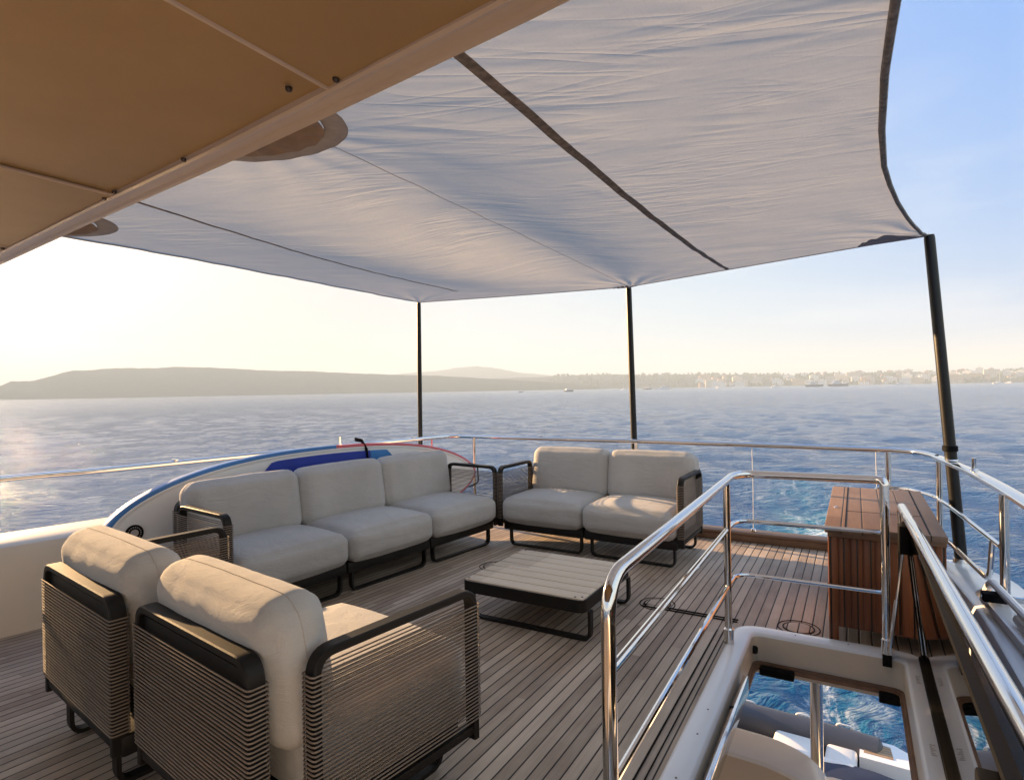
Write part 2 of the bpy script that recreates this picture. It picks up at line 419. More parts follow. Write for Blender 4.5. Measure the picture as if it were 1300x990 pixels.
L(sky.outputs[0], hsv.inputs['Color']); L(mul.outputs[0], mx.inputs[0]); L(sky.outputs[0], mx.inputs[6]); L(hsv.outputs[0], mx.inputs[7])
gm = nt.nodes.new('ShaderNodeGamma'); gm.inputs['Gamma'].default_value = .42
hs2 = nt.nodes.new('ShaderNodeHueSaturation'); hs2.inputs['Saturation'].default_value = 1.3; hs2.inputs['Value'].default_value = .6
L(mx.outputs[2], gm.inputs[0]); L(gm.outputs[0], hs2.inputs['Color'])
# hazy summer-evening veil over the clear-sky model: warm towards the sun, blue abeam, brightened behind the camera as added fill light
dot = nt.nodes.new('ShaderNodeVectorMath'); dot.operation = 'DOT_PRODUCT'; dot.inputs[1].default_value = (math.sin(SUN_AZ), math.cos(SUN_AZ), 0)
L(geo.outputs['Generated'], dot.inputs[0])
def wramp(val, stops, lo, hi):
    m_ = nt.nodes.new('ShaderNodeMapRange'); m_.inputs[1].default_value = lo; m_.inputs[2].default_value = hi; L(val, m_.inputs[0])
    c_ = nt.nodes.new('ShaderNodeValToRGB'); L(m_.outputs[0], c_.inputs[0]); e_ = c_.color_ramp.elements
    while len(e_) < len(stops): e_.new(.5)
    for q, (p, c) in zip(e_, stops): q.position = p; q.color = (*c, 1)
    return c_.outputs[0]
hor = wramp(dot.outputs['Value'], [(0, (1.05, 1.15, 1.15)), (.2, (1.1, 1.2, 1.2)), (.4, (.38, .56, .86)), (.5, (.28, .48, .80)), (.7, (.62, .74, .84)), (.85, (.82, .82, .82)), (1., (.80, .64, .52))], -1, 1)  # lowest stops: added fill light for the deck from the sky opposite the sun
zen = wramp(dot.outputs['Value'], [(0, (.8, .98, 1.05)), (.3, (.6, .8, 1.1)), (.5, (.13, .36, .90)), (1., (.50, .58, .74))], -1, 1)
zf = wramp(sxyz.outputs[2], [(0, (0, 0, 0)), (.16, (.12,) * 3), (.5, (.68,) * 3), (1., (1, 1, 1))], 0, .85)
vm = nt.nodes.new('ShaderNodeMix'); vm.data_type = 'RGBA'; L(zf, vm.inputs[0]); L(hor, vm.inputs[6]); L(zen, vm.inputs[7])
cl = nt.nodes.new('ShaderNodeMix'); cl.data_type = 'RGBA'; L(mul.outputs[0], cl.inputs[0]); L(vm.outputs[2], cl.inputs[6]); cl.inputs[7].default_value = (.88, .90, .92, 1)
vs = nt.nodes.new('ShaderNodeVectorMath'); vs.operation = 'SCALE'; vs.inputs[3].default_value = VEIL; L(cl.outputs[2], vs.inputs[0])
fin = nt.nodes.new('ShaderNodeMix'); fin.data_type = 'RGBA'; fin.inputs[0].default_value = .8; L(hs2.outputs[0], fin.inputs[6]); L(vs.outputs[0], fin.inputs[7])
# bright aureole around the low sun
sdot = nt.nodes.new('ShaderNodeVectorMath'); sdot.operation = 'DOT_PRODUCT'; sdot.inputs[1].default_value = S; L(geo.outputs['Generated'], sdot.inputs[0])
smx = nt.nodes.new('ShaderNodeMath'); smx.operation = 'MAXIMUM'; smx.inputs[1].default_value = 0; L(sdot.outputs['Value'], smx.inputs[0])
spw = nt.nodes.new('ShaderNodeMath'); spw.operation = 'POWER'; spw.inputs[1].default_value = 16; L(smx.outputs[0], spw.inputs[0])
acol = nt.nodes.new('ShaderNodeVectorMath'); acol.operation = 'SCALE'; acol.inputs[0].default_value = (1.9, 1.5, 1.1); L(spw.outputs[0], acol.inputs[3])
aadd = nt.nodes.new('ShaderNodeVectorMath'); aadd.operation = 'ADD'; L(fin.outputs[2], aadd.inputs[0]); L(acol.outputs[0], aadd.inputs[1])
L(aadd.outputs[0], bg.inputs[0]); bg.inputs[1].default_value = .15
sc.view_settings.view_transform = 'Standard'; sc.view_settings.look = 'None'; sc.view_settings.gamma = 1
sc.view_settings.exposure = 2.08
sc.cycles.use_denoising = True
sc.cycles.max_bounces = 10; sc.cycles.volume_bounces = 0; sc.cycles.caustics_reflective = False; sc.cycles.caustics_refractive = False
sc.cycles.sample_clamp_indirect = 6

# ------------------------------------------------------------------ sea, land, haze
ZW = -4.6
def build_sea():
    nr, na = 430, 760
    r = 3.0 * (6500 / 3.0) ** (np.linspace(0, 1, nr)); dens = np.linspace(0, 1, na)
    a0, a1 = R(-125), R(60)
    ang = np.concatenate([np.linspace(a0, a1, na), np.linspace(a1, a0 + 2 * math.pi, 120)[1:-1]])
    NA = len(ang)
    Rr, A = np.meshgrid(r, ang, indexing='ij')
    X = Rr * np.sin(A); Y = Rr * np.cos(A); Z = np.zeros_like(X)
    rng = np.random.default_rng(3); cell = Rr * .018
    for lam in (11, 8.2, 6.3, 4.8, 3.7, 2.9, 2.2, 1.7, 1.3, 1.0, .8, .62):
        for k in range(5):
            th = R(62) + rng.normal(0, .55); ph = rng.uniform(0, 6.28); kk = 2 * math.pi / (lam * rng.uniform(.85, 1.2))
            amp = .0046 * lam ** .82
            fade = np.clip(2.0 - cell / (lam * .16), 0, 1) if lam < 3 else np.clip(2.0 - cell / (lam * .3), 0, 1)
            q = kk * (X * math.cos(th) + Y * math.sin(th)) + ph
            Z += amp * fade * (np.sin(q) + .25 * np.sin(2 * q + 1.3))
    # churned water astern
    cx = .45 - .075 * Y; wz = np.exp(-((X - cx) / (1.3 + .06 * Y)) ** 2) * np.clip((Y - 6) / 3, 0, 1) * np.clip((50 - Y) / 30, 0, 1)
    for k in range(16):
        th = rng.uniform(0, 6.28); kk = 2 * math.pi / rng.uniform(.5, 2.6); Z += .022 * wz * np.sin(kk * (X * math.cos(th) + Y * math.sin(th)) + rng.uniform(0, 6))
    co = np.stack([X, Y, Z + ZW], -1).reshape(-1, 3).astype(np.float32)
    i = np.arange(nr - 1)[:, None]; j = np.arange(NA)[None, :]; j2 = (j + 1) % NA
    q = np.stack([i * NA + j, i * NA + j2, (i + 1) * NA + j2, (i + 1) * NA + j], -1).reshape(-1, 4).astype(np.int32)
    me = bpy.data.meshes.new('sea'); me.vertices.add(len(co)); me.vertices.foreach_set('co', co.ravel())
    me.loops.add(q.size); me.loops.foreach_set('vertex_index', q.ravel())
    me.polygons.add(len(q)); me.polygons.foreach_set('loop_start', np.arange(0, q.size, 4, dtype=np.int32))
    me.polygons.foreach_set('use_smooth', np.ones(len(q), dtype=bool)); me.update(calc_edges=True)
    me.materials.append(M['sea'])
    o = bpy.data.objects.new('sea', me); COL.objects.link(o); tag(o, kind='structure'); return o
build_sea()

def polar(x_px, y_px, dist):
    """point on the land profile, from its bearing and elevation as surveyed in the picture"""
    dx, dy = x_px - 650, y_px - 495; c, s = math.cos(ROLL), math.sin(ROLL)
    d = fw * F + rt * (dx * c - dy * s) - up * (dx * s + dy * c)
    k = dist / math.hypot(d.x, d.y); return Vector((0, 0, 1.4)) + d * k
def ridge(name, prof, dist, depth, mat, rough, seed, step=6):
    xs = np.arange(prof[0][0], prof[-1][0] + 1, step); rows = []
    N = 12
    for x in xs:
        y = interp(x, prof); p = polar(x, y, dist); h = max(p.z - ZW, .5)
        dirv = Vector((p.x, p.y, 0)).normalized(); col = []
        for k in range(N + 1):
            t = k / N                        # 0 waterline in front .. 1 behind
            if t < .75: hh = h * math.sin(t / .75 * math.pi / 2) ** 1.1
            else: hh = h * (1 - .25 * ((t - .75) / .25))
            q = Vector((p.x, p.y, 0)) + dirv * (t - .75) * depth
            nn = noise.fractal(Vector((q.x, q.y, seed)) * .006, 1., 2., 5) * .5 + noise.noise(Vector((q.x, q.y, seed)) * .05) * .3
            hh += nn * rough * min(1, t * 5)
            col.append((q.x, q.y, max(hh, .3 if k else 0) + ZW - (1.5 if k == 0 else 0)))
        rows.append(col)
    return tag(MB().grid(rows).build(name, mat, ang=80), kind='structure')
ridge('headland', [(-700, 484), (-420, 470), (-250, 476), (-120, 490), (-40, 492), (0, 490), (14, 484), (40, 484), (62, 478), (92, 470.5), (106, 470.5), (140, 468), (200, 467), (225, 465.5), (290, 467.5), (340, 470.5), (400, 471.5), (450, 474), (500, 475.5), (560, 477), (620, 480.5), (700, 485), (760, 490)], 2100, 500, M['land'], 5, 1.3)
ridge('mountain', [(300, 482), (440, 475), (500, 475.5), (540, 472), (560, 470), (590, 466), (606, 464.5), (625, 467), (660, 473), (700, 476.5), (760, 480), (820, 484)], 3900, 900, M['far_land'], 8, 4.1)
ridge('coast', [(480, 490), (560, 485), (620, 481), (660, 479.5), (700, 478), (740, 476.5), (780, 475), (820, 476), (860, 475.5), (900, 476), (960, 475.5), (1000, 476.5), (1060, 475.5), (1100, 474), (1150, 474.5), (1200, 474.5), (1240, 474), (1300, 471), (1400, 468), (1600, 462), (1900, 468), (2200, 480)], 2650, 800, M['land'], 5, 8.7)

haze = MB().box(-7000, 7000, -7000, 7000, ZW - 1.2, 185).build('haze', [], smooth=False)
hm = bpy.data.materials.new('haze_air'); hm.use_nodes = True; hn = hm.node_tree; hn.nodes.remove(hn.nodes['Principled BSDF'])
pv = hn.nodes.new('ShaderNodeVolumePrincipled'); pv.inputs['Color'].default_value = (.70, .86, 1., 1); pv.inputs['Density'].default_value = .0004; pv.inputs['Anisotropy'].default_value = .0
hn.links.new(pv.outputs[0], hn.nodes['Material Output'].inputs['Volume']); haze.data.materials.append(hm); tag(haze, kind='stuff')

# town on the far shore: small houses, apartment blocks
def town():
    protos = []
    def house(name, wmat, wx, wy, wz, roof):
        m = MB(); m.box(-wx / 2, wx / 2, -wy / 2, wy / 2, -6, wz)
        m.cur = 1
        rows = max(2, int(wz / 3.2)); cols = max(3, int(wx / 3.5))
        for r_ in range(rows):
            for c_ in range(cols):
                x = -wx / 2 + (c_ + .5) * wx / cols; z = .9 + r_ * wz / rows
                m.box(x - .8, x + .8, -wy / 2 - .06, -wy / 2 - .01, z, z + 1.5)
        m.cur = 2
        if roof:
            m.prism([(-wx / 2 - .5, wz + .01), (wx / 2 + .5, wz + .01), (0, wz + wx * .16 + 1)], -wy / 2 - .5, wy / 2 + .5, 'y')
        else:
            m.box(-wx / 4, wx / 6, -wy / 4, wy / 4, wz + .01, wz + 2.6)
        o = m.build(name, [wmat, M['b_glass'], M['b_roof'] if roof else wmat], smooth=False); return o
    kinds = [('townhouse', 'b_cream', 14, 12, 9, True, 'tiny cream house with a terracotta roof in the hazy town on the far right shore', 'cream houses of the far town'),
             ('townhouse', 'b_pink', 13, 12, 10, True, 'tiny pinkish house with a terracotta roof in the hazy town on the far right shore', 'pinkish houses of the far town'),
             ('apartment_block', 'b_white', 24, 13, 14, False, 'tiny white flat-roofed block in the hazy town on the far right shore', 'white blocks of the far town'),
             ('apartment_block', 'b_cream', 34, 14, 17, False, 'tiny wide cream apartment block in the hazy town on the far right shore', 'cream blocks of the far town'),
             ('apartment_block', 'b_ochre', 40, 15, 18, False, 'tiny wide ochre apartment block in the hazy town on the far right shore', 'ochre blocks of the far town'),
             ('villa', 'b_white', 13, 11, 8, True, 'tiny white villa with a terracotta roof in the hazy town on the far right shore', 'white villas of the far town')]
    rng = random.Random(5); first = {}
    spots = []
    for i in range(150):
        x = rng.choice([rng.gauss(915, 18), rng.gauss(1120, 55), rng.uniform(1010, 1310), rng.uniform(1080, 1340), rng.uniform(1200, 1400), rng.uniform(950, 1100)])
        if 985 > x > 955 and rng.random() < .6: continue
        spots.append((x, rng.random()))
    for x, t in spots:
        t = t ** 1.5 * (.75 if x > 1000 else .5)
        k = rng.choices(range(6), (3, 2, 4, 4, 2, 3))[0] if t < .35 else rng.choice((0, 1, 2, 5))
        nm, wm, wx, wy, wz, rf, lab, grp = kinds[k]
        # coast crest lies at 75 % of its depth: a house at share t of the slope
        yc = interp(x, [(860, 475.5), (1000, 476.5), (1100, 474), (1200, 474.5), (1300, 471), (1400, 468)])
        crest = polar(x, yc, 2650); h = (crest.z - ZW) * math.sin(t * math.pi / 2) ** 1.1
        dv = Vector((crest.x, crest.y, 0)); dv = dv - dv.normalized() * (1 - t) * .75 * 800
        if k not in first:
            o = house(nm, M[wm], wx, wy, wz, rf); first[k] = o
        else:
            o = first[k].copy(); COL.objects.link(o)
        o.location = (dv.x, dv.y, ZW + h + 1.5); s = rng.uniform(.75, 1.25); o.scale = (s, 1, rng.uniform(.75, 1.25))
        o.rotation_euler = (0, 0, -math.atan2(dv.x, dv.y) + rng.uniform(-.3, .3))
        tag(o, lab, 'building', grp)
    # trees among the houses: one mass nobody could count
    m = MB()
    for i in range(900):
        x = rng.uniform(700, 1420); t = rng.random() * .95
        yc = interp(x, [(600, 487), (660, 481), (700, 478), (740, 476.5), (860, 475.5), (1000, 476.5), (1100, 474), (1200, 474.5), (1300, 471), (1400, 468)])
        crest = polar(x, yc, 2650); h = (crest.z - ZW) * math.sin(t * math.pi / 2) ** 1.1
        dv = Vector((crest.x, crest.y, 0)); dv = dv - dv.normalized() * (1 - t) * .75 * 800
        s = rng.uniform(3, 7); c = Vector((dv.x, dv.y, ZW + h + s * .6))
        for q in range(9):
            p = c + Vector((rng.gauss(0, .5), rng.gauss(0, .5), rng.gauss(.1, .45))) * s
            a = Vector((rng.gauss(0, 1), rng.gauss(0, 1), rng.gauss(0, 1))).normalized(); b = a.orthogonal(); e = a.cross(b)
            z = s * rng.uniform(.35, .7); m.add([p + b * z, p + e * z, p - b * z, p - e * z, p + a * z * .6], [(0, 1, 4), (1, 2, 4), (2, 3, 4), (3, 0, 4), (3, 2, 1, 0)])
    tag(m.build('shore_wood', M['leaf'], smooth=False), kind='stuff')
town()

def boat(kind, L_, hullm, label, x, dist, rz, cat='boat', sc_=1.):
    y_w = 493; p = polar(x, y_w, dist)
    o = empty(kind, (p.x, p.y, ZW), rz, label, cat)
    hw, hh = L_ * .13, L_ * .10
    hull = MB()
    rows = []
    for i in range(13):
        t = i / 12; x_ = (t - .5) * L_; wd = hw * (1 - max(0, (t - .45) / .55) ** 2.2) * (.85 + .15 * min(1, t * 5)); sh = hh * (1 + .35 * t * t)
        rows.append([(x_, -wd * .15, -.4), (x_, -wd * .8, 0), (x_, -wd, sh), (x_, 0, sh * 1.02), (x_, wd, sh), (x_, wd * .8, 0), (x_, wd * .15, -.4)])
    hull.grid(rows, True); hull.add(rows[0], [tuple(range(7))]); hull.build('hull', hullm, o, ang=40)
    if kind == 'sailing_boat':
        MB().tube([(L_ * .08, 0, hh), (L_ * .08, 0, L_ * 1.25)], .12 * L_ / 12, 8).build('mast', M['white'], o)
        MB().rbox(-L_ * .2, L_ * .18, -hw * .45, hw * .45, hh, hh * 1.8, .15).build('cabin', M['white'], o)
        MB().tube([(L_ * .08, 0, hh * 2.3), (-L_ * .34, 0, hh * 2.2)], .16 * L_ / 12, 8).build('boom', M['white'], o)
    else:
        n = 3 if L_ > 25 else 2
        for k in range(n):
            a, b = -.34 + .05 * k, .24 - .11 * k; z0 = hh * (1.05 + .75 * k)
            d = MB().rbox(a * L_, b * L_, -hw * (.8 - .12 * k), hw * (.8 - .12 * k), z0, z0 + hh * .72, .2 * L_ / 20)
            d.cur = 1; d.box(a * L_ + .08 * L_, b * L_ - .03 * L_, -hw * (.8 - .12 * k) - .03, hw * (.8 - .12 * k) + .03, z0 + hh * .25, z0 + hh * .55)
            d.build('deckhouse', [M['white'], M['b_glass']], o)
        MB().tube([(-L_ * .08, 0, hh * (1 + .75 * n)), (-L_ * .1, 0, hh * (1.9 + .75 * n))], .012 * L_, 6).build('mast', M['white'], o)
    return o
boat('motor_yacht', 17, M['boat_dark'], 'grey motor ship seen bow on between the left and middle poles', 722, 900, R(60), sc_=1)
boat('fishing_boat', 8, M['boat_dark'], 'very small dark boat leftmost on the sea, before the mountain', 661, 900, R(10))
boat('sailing_boat', 12, M['white'], 'small white sailing boat just left of the middle pole', 791, 1100, R(-20))
boat('motor_boat', 17, M['boat_dark'], 'small dark motor boat just right of the middle pole', 822, 1150, R(-15))
boat('motor_boat', 11, M['white'], 'small white motor boat close behind the dark boat near the middle pole', 832, 1250, R(5))
boat('motor_yacht', 24, M['white'], 'white motor yacht right of the small boats near the middle pole', 844, 1150, R(20))
boat('motor_boat', 13, M['white'], 'white motor boat below the pink houses at the start of the town', 912, 1250, R(-25))
boat('sailing_boat', 14, M['white'], 'white sailing boat with bare mast before the middle of the bay', 984, 1150, R(35))
boat('motor_yacht', 30, M['boat_dark'], 'dark hulled motor yacht with white upper decks before the town', 1034, 1250, R(0))
boat('motor_yacht', 34, M['boat_dark'], 'long low dark yacht right of the dark motor yacht', 1064, 1300, R(4))
boat('motor_boat', 22, M['white'], 'white motor boat moored left of the right pole', 1144, 1400, R(-5))
boat('sailing_boat', 17, M['white'], 'sailing boat with tall mast moored right of the right pole', 1268, 1300, R(15))
boat('sailing_boat', 15, M['white'], 'sailing boat second right of the right pole', 1282, 1450, R(-30))

# ------------------------------------------------------------------ own yacht: deck, hull
LEFT = [(-3, -5.35), (-1, -5.15), (1.65, -4.72), (2.2, -4.58), (3.4, -4.36), (4.77, -4.10), (5.45, -3.92), (5.75, -3.80)]
RIGHT = [(-3, .52), (3.4, .47), (4.3, .44), (5.0, .40), (5.45, .33), (5.75, .25)]
STERN = 5.60
HX0, HX1, HY0, HY1 = -.56, .235, .45, 3.53        # hole for the hatch
def build_deck():
    m = MB(); ys = sorted(set(list(np.linspace(-3, STERN, 40)) + [HY0, HY1]))
    for a, b in zip(ys[:-1], ys[1:]):
        for x0, x1 in (((lambda y: interp(y, LEFT)), (lambda y: HX0)), ((lambda y: HX0), (lambda y: HX1)), ((lambda y: HX1), (lambda y: interp(y, RIGHT)))):
            if x0(0) == HX0 and HY0 - 1e-6 <= a < HY1 - 1e-6: continue
            m.add([(x0(a), a, 0), (x1(a), a, 0), (x1(b), b, 0), (x0(b), b, 0)], [(0, 1, 2, 3)])
    tag(m.build('deck', M['deck'], smooth=False), kind='structure')
    # white slab, ceiling of the lower deck and topsides below
    m = MB(); out = []
    ys = list(np.linspace(-3, 5.70, 24))
    LO = [(interp(y, LEFT) - .05, y) for y in ys]; RO = [(interp(y, RIGHT) + .38, y) for y in ys][::-1]
    ring = LO + RO; n = len(ring)
    for z0, z1, e in ((-.004, -.18, 0),):
        m.add([(x, y, z0) for x, y in ring] + [(x, y, z1) for x, y in ring], [(i, (i + 1) % n, n + (i + 1) % n, n + i) for i in range(n)])
    for z in (-.006, -.18):
        for i in range(len(ys) - 1):
            a, b = ys[i], ys[i + 1]; x0, x1 = LO[i][0], LO[i + 1][0]; r0, r1 = RO[len(ys) - 1 - i][0], RO[len(ys) - 2 - i][0]
            if b <= HY0 or a >= HY1: m.add([(x0, a, z), (r0, a, z), (r1, b, z), (x1, b, z)], [(0, 1, 2, 3)])
            else:
                m.add([(x0, a, z), (HX0, a, z), (HX0, b, z), (x1, b, z)], [(0, 1, 2, 3)])
                m.add([(HX1, a, z), (r0, a, z), (r1, b, z), (HX1, b, z)], [(0, 1, 2, 3)])
                if a < HY0: m.add([(HX0, a, z), (HX1, a, z), (HX1, HY0 - .001, z), (HX0, HY0 - .001, z)], [(0, 1, 2, 3)])
                if b > HY1: m.add([(HX0, HY1 + .001, z), (HX1, HY1 + .001, z), (HX1, b, z), (HX0, b, z)], [(0, 1, 2, 3)])
    tag(m.build('deck_slab', M['white'], smooth=False), kind='structure')
    h = MB(); rows = []
    for y in np.linspace(-3, 6.3, 20):
        l = interp(y, LEFT) - .12; r_ = interp(y, RIGHT) + .42; hz = -1.55 if y > 3.0 else -.182
        rows.append([(l, y, hz), (l + .03, y, -2.4), (l + .35, y, ZW - .6), (r_ - .35, y, ZW - .6), (r_ - .03, y, -2.4), (r_, y, hz)])
    h.grid(rows); h.add(rows[-1], [(1, 2, 3, 4)])
    tag(h.build('hull_sides', M['white'], ang=30), kind='structure')
    tag(MB().box(-4.25, .55, -3, 6.28, -2.42, -2.36).build('lower_deck', M['deck'], smooth=False), kind='structure')
    tag(MB().rbox(-3.6, .1, 6.32, 8.6, -3.55, -3.36, .05).build('swim_platform', M['white']), kind='structure')
build_deck()

# flush round deck plates
def plate(x, y, r, label):
    o = empty('deck_plate', (x, y, 0), 0, label, 'deck plate', 'round deck plates')
    m = MB(); m.lathe([(r, -.004), (r, .004), (r - .004, .006)], seg=40); m.build('lid', M['deck'], o)
    for rr in (r + .004, r + .032):
        m = MB(); ring = [[(q * math.cos(a), q * math.sin(a), z) for a in np.linspace(0, 2 * math.pi, 41)] for q, z in ((rr, .001), (rr, .003), (rr + .006, .003), (rr + .006, .001))]
        m.grid(ring); m.build('caulk_ring', M['blackmat'], o)
plate(-1.12, 3.74, .075, 'round flush teak plate in the deck beside the coffee table leg')
plate(-2.48, 3.95, .085, 'round flush teak plate in the deck between sofa and coffee table')
plate(-.30, 3.74, .075, 'round flush teak plate in the deck at the foot of the teak chest')
# long caulk joints of the deck: king plank lines
tag(MB().box(-1.20, -.62, 3.655, 3.667, .002, .006).box(-1.20, -.62, 3.69, 3.702, .002, .006).build('caulk_joint', M['blackmat'], smooth=False), kind='structure')
tag(MB().box(-.669, -.664, .3, 3.5, .002, .0055).box(-.704, -.699, .3, 3.5, .002, .0055).build('margin_caulk', M['blackmat'], smooth=False), kind='structure')

# stern toe rail
t = MB(); a = [(interp(5.6, LEFT) + .02, 5.565), (.30, 5.565), (.30, 5.715), (interp(5.6, LEFT) + .02, 5.715)]
toe = empty('toe_rail', (-1.8, 5.6, 0), 0, 'low teak toe rail along the aft edge of the deck under the steel rail', 'toe rail')
MB().rbox(-2.05, 2.1, -.035, .0, .001, .062, .008).build('upstand', M['teak'], toe)
MB().rbox(-2.07, 2.12, -.05, .105, .0645, .092, .01).build('capping', M['toe'], toe)

# bulwarks
def bulwark(name, ys, base, thick, zt, label, mat):
    rows = []
    for y in ys:
        x = base(y); z = zt(y); s = 1 if thick > 0 else -1; t_ = abs(thick)
        prof = [(0, .001), (s * .01, z - .05), (s * .025, z - .012), (s * .05, z), (s * (t_ - .04), z), (s * (t_ - .01), z - .02), (s * t_, z - .07), (s * t_, -.27)]
        rows.append([(x + a, y, b) for a, b in prof])
    m = MB(); m.grid(rows); n = len(rows[0])
    m.add(rows[0], [tuple(range(n))]); m.add(rows[-1], [tuple(range(n))])
    o = m.build(name, mat, ang=40); return tag(o, label, 'bulwark')
BL = [(-3, -4.75), (.2, -4.55), (1.45, -4.31), (1.66, -4.27), (2.2, -4.16), (3.4, -3.98), (4.9, -3.72)]
bulwark('bulwark', np.linspace(-3, 4.75, 32), lambda y: interp(y, BL), -.5, lambda y: .53 - max(0, y - 2.6) * .10, 'white bulwark along the left side of the deck behind the armchairs', M['creamwhite'])
bulwark('bulwark', np.linspace(-2.5, 5.15, 32), lambda y: interp(y, RIGHT) - .02, .34, lambda y: interp(y, [(-3, .42), (3.3, .36), (4.2, .30), (5.15, .14)]), 'white bulwark cap along the right side carrying the carbon pole', M['white'])

# ------------------------------------------------------------------ guard rail
ZR = .865
rail = empty('guard_rail', (-1.8, 5.57, 0), 0, 'polished steel guard rail running round the left side, stern and right side', 'railing')
def rb(m): return m.xf(Matrix.Translation((1.8, -5.57, 0)))
main = spline([(-5.30, -1.5, ZR), (-5.12, 0, ZR), (-4.85, 1.65, ZR), (-4.68, 2.2, ZR), (-4.48, 3.4, ZR), (-4.36, 4.14, ZR), (-4.21, 4.78, ZR), (-4.05, 5.38, ZR)]) + \
       spline([(-4.02, 5.46, ZR), (-3.95, 5.53, ZR), (-3.84, 5.56, ZR), (-3.1, 5.57, ZR), (-1.93, 5.6, ZR), (-.83, 5.59, ZR), (.2, 5.52, ZR)]) + \
       spline([(.26, 5.505, ZR), (.38, 5.43, ZR), (.45, 5.28, ZR), (.49, 5.1, ZR)], 6)
rb(MB().tube(main, .021, 12)).build('top_rail', M['chrome'], rail)
rb(MB().tube(spline([(.49, 5.102, ZR), (.545, 4.6, ZR + .004), (.59, 4.15, ZR + .006), (.625, 3.3, ZR + .008), (.64, 1.5, ZR + .01), (.66, -1.5, ZR + .01)]), .014, 14, w=.034, up=(0, 0, 1))).build('top_rail', M['chrome'], rail)
for (x, y, z0) in ((-3.74, 5.56, .09), (.215, 5.515, .06), (-1.86, 5.6, .09), (.497, 5.06, .15), (.607, 3.62, .34), (.63, 1.7, .38), (-4.93, 1.0, .52)):
    rb(MB().tube([(x, y, z0), (x, y, ZR - .012)], .020, 12)).build('stanchion', M['chrome'], rail)
    rb(MB().lathe([(.036, 0), (.036, .006), (.024, .014)], (x, y, z0), 16)).build('base_flange', M['chrome'], rail)
rb(MB().tube(fillet([(.10, 5.49, .45), (.12, 5.49, .57), (.33, 5.42, .585), (.47, 5.14, .585), (.53, 4.6, .59), (.595, 3.64, .60)], .1, 6), .013, 10)).build('mid_rail', M['chrome'], rail)
rb(MB().tube(fillet([(.40, 5.38, .36), (.505, 4.6, .375), (.575, 3.80, .385), (.585, 3.77, .595)], .07, 6), .013, 10)).build('mid_rail', M['chrome'], rail)
for (x, y) in ((-4.36, 4.14), (.585, 4.28)):
    rb(MB().lathe([(.022, .015), (.022, .022), (.012, .03), (.011, .085), (.013, .09)], (x, y, ZR), 14)).build('rod_socket', M['chrome'], rail)
for (x, y) in ((-4.60, 2.66), (-4.15, 5.0), (-2.9, 5.58), (.535, 4.7)):
    rb(MB().rbox(x - .03, x + .03, y - .012, y + .012, ZR + .019, ZR + .032, .005)).build('rail_cleat', M['chrome'], rail)
rb(MB().tube([(-4.10, 5.25, .70), (-4.10, 5.25, ZR - .01)], .007, 8)).build('hook_rod', M['pink_rim'], rail)

for x, z1, lab in ((-.80, ZR, 'thin white cord with steel shackle hanging left of the teak chest'), (.135, ZR, 'thin white cord hanging behind the teak chest')):
    o = empty('flag_cord', (x, 5.6, .09), 0, lab, 'cord')
    MB().tube([(0, 0, .02), (.004, -.005, .4), (0, -.012, z1 - .11)], .003, 6).build('line', M['cord'], o)
    MB().lathe([(.018, .003), (.024, .012), (.02, .028), (.008, .036)], (0, 0, 0), 14).build('shackle', M['chrome'], o)

# ------------------------------------------------------------------ awning poles
def pole(top, bot, r0, r1, label):
    b, tp = Vector(bot), Vector(top); d = tp - b
    o = empty('awning_pole', bot, 0, label, 'pole', 'carbon awning poles')
    MB().tube([(0, 0, .012), d * .5, d * .99, d], [r0, (r0 + r1) / 2, r1, r1 * .9], 20).build('tube', M['carbon'], o)
    MB().lathe([(r0 + .035, 0), (r0 + .035, .008), (r0 + .012, .012), (r0 + .008, .04), (r0 + .0015, .042)], seg=24).build('base_socket', M['chrome'], o)
    c = d * ((ZR + .08 - b.z) / d.z)
    if r0 > .035: MB().lathe([(r0 + .001, -.02), (r0 + .008, -.015), (r0 + .008, .015), (r0 + .001, .02)], c, 20).build('clamp', M['blackmat'], o)
    MB().tube([d + Vector((0, 0, -.02)), d + Vector((0, 0, .012))], .008, 8).build('tip_pin', M['chrome'], o)
    return o
PL, PM, PR = Vector((-4.26, 5.26, 2.39)), Vector((-1.95, 5.71, 2.395)), Vector((.45, 4.94, 2.40))
pole(PL, (-4.285, 5.27, -.1), .027, .024, 'black awning pole at the left aft corner beside the paddle board')
pole(PM, (-1.905, 5.73, -.1), .032, .029, 'black awning pole at the middle of the stern behind the two seat sofa')
pole(PR, (.60, 4.94, .17), .037, .033, 'thick black awning pole leaning at the right side beside the teak chest')

# ------------------------------------------------------------------ awning
aw = empty('awning', (-1.9, 3, 2.2), 0, 'grey mesh sun awning stretched from the roof edge to three black poles', 'awning')
def xl(y):  # left edge
    return -3.29 + (y - .8) / (5.22 - .8) * (-4.24 + 3.29)
def back(x):
    if x < PM.x: t = (x - PL.x) / (PM.x - PL.x); y = PL.y + (PM.y - PL.y) * t - .05 * math.sin(math.pi * t); z = PL.z + (PM.z - PL.z) * t - .012 * math.sin(math.pi * t)
    else: t = (x - PM.x) / (PR.x - PM.x); y = PM.y + (PR.y - PM.y) * t - .05 * math.sin(math.pi * t); z = PM.z + (PR.z - PM.z) * t - .01 * math.sin(math.pi * t)
    return y - .02, z
XR = [(.8, .13), (1.2, .09), (1.65, .083), (1.9, .08), (2.4, .09), (2.9, .115), (3.25, .15), (3.7, .205), (4.1, .265), (4.5, .335), (4.75, .385), (4.93, .43)]
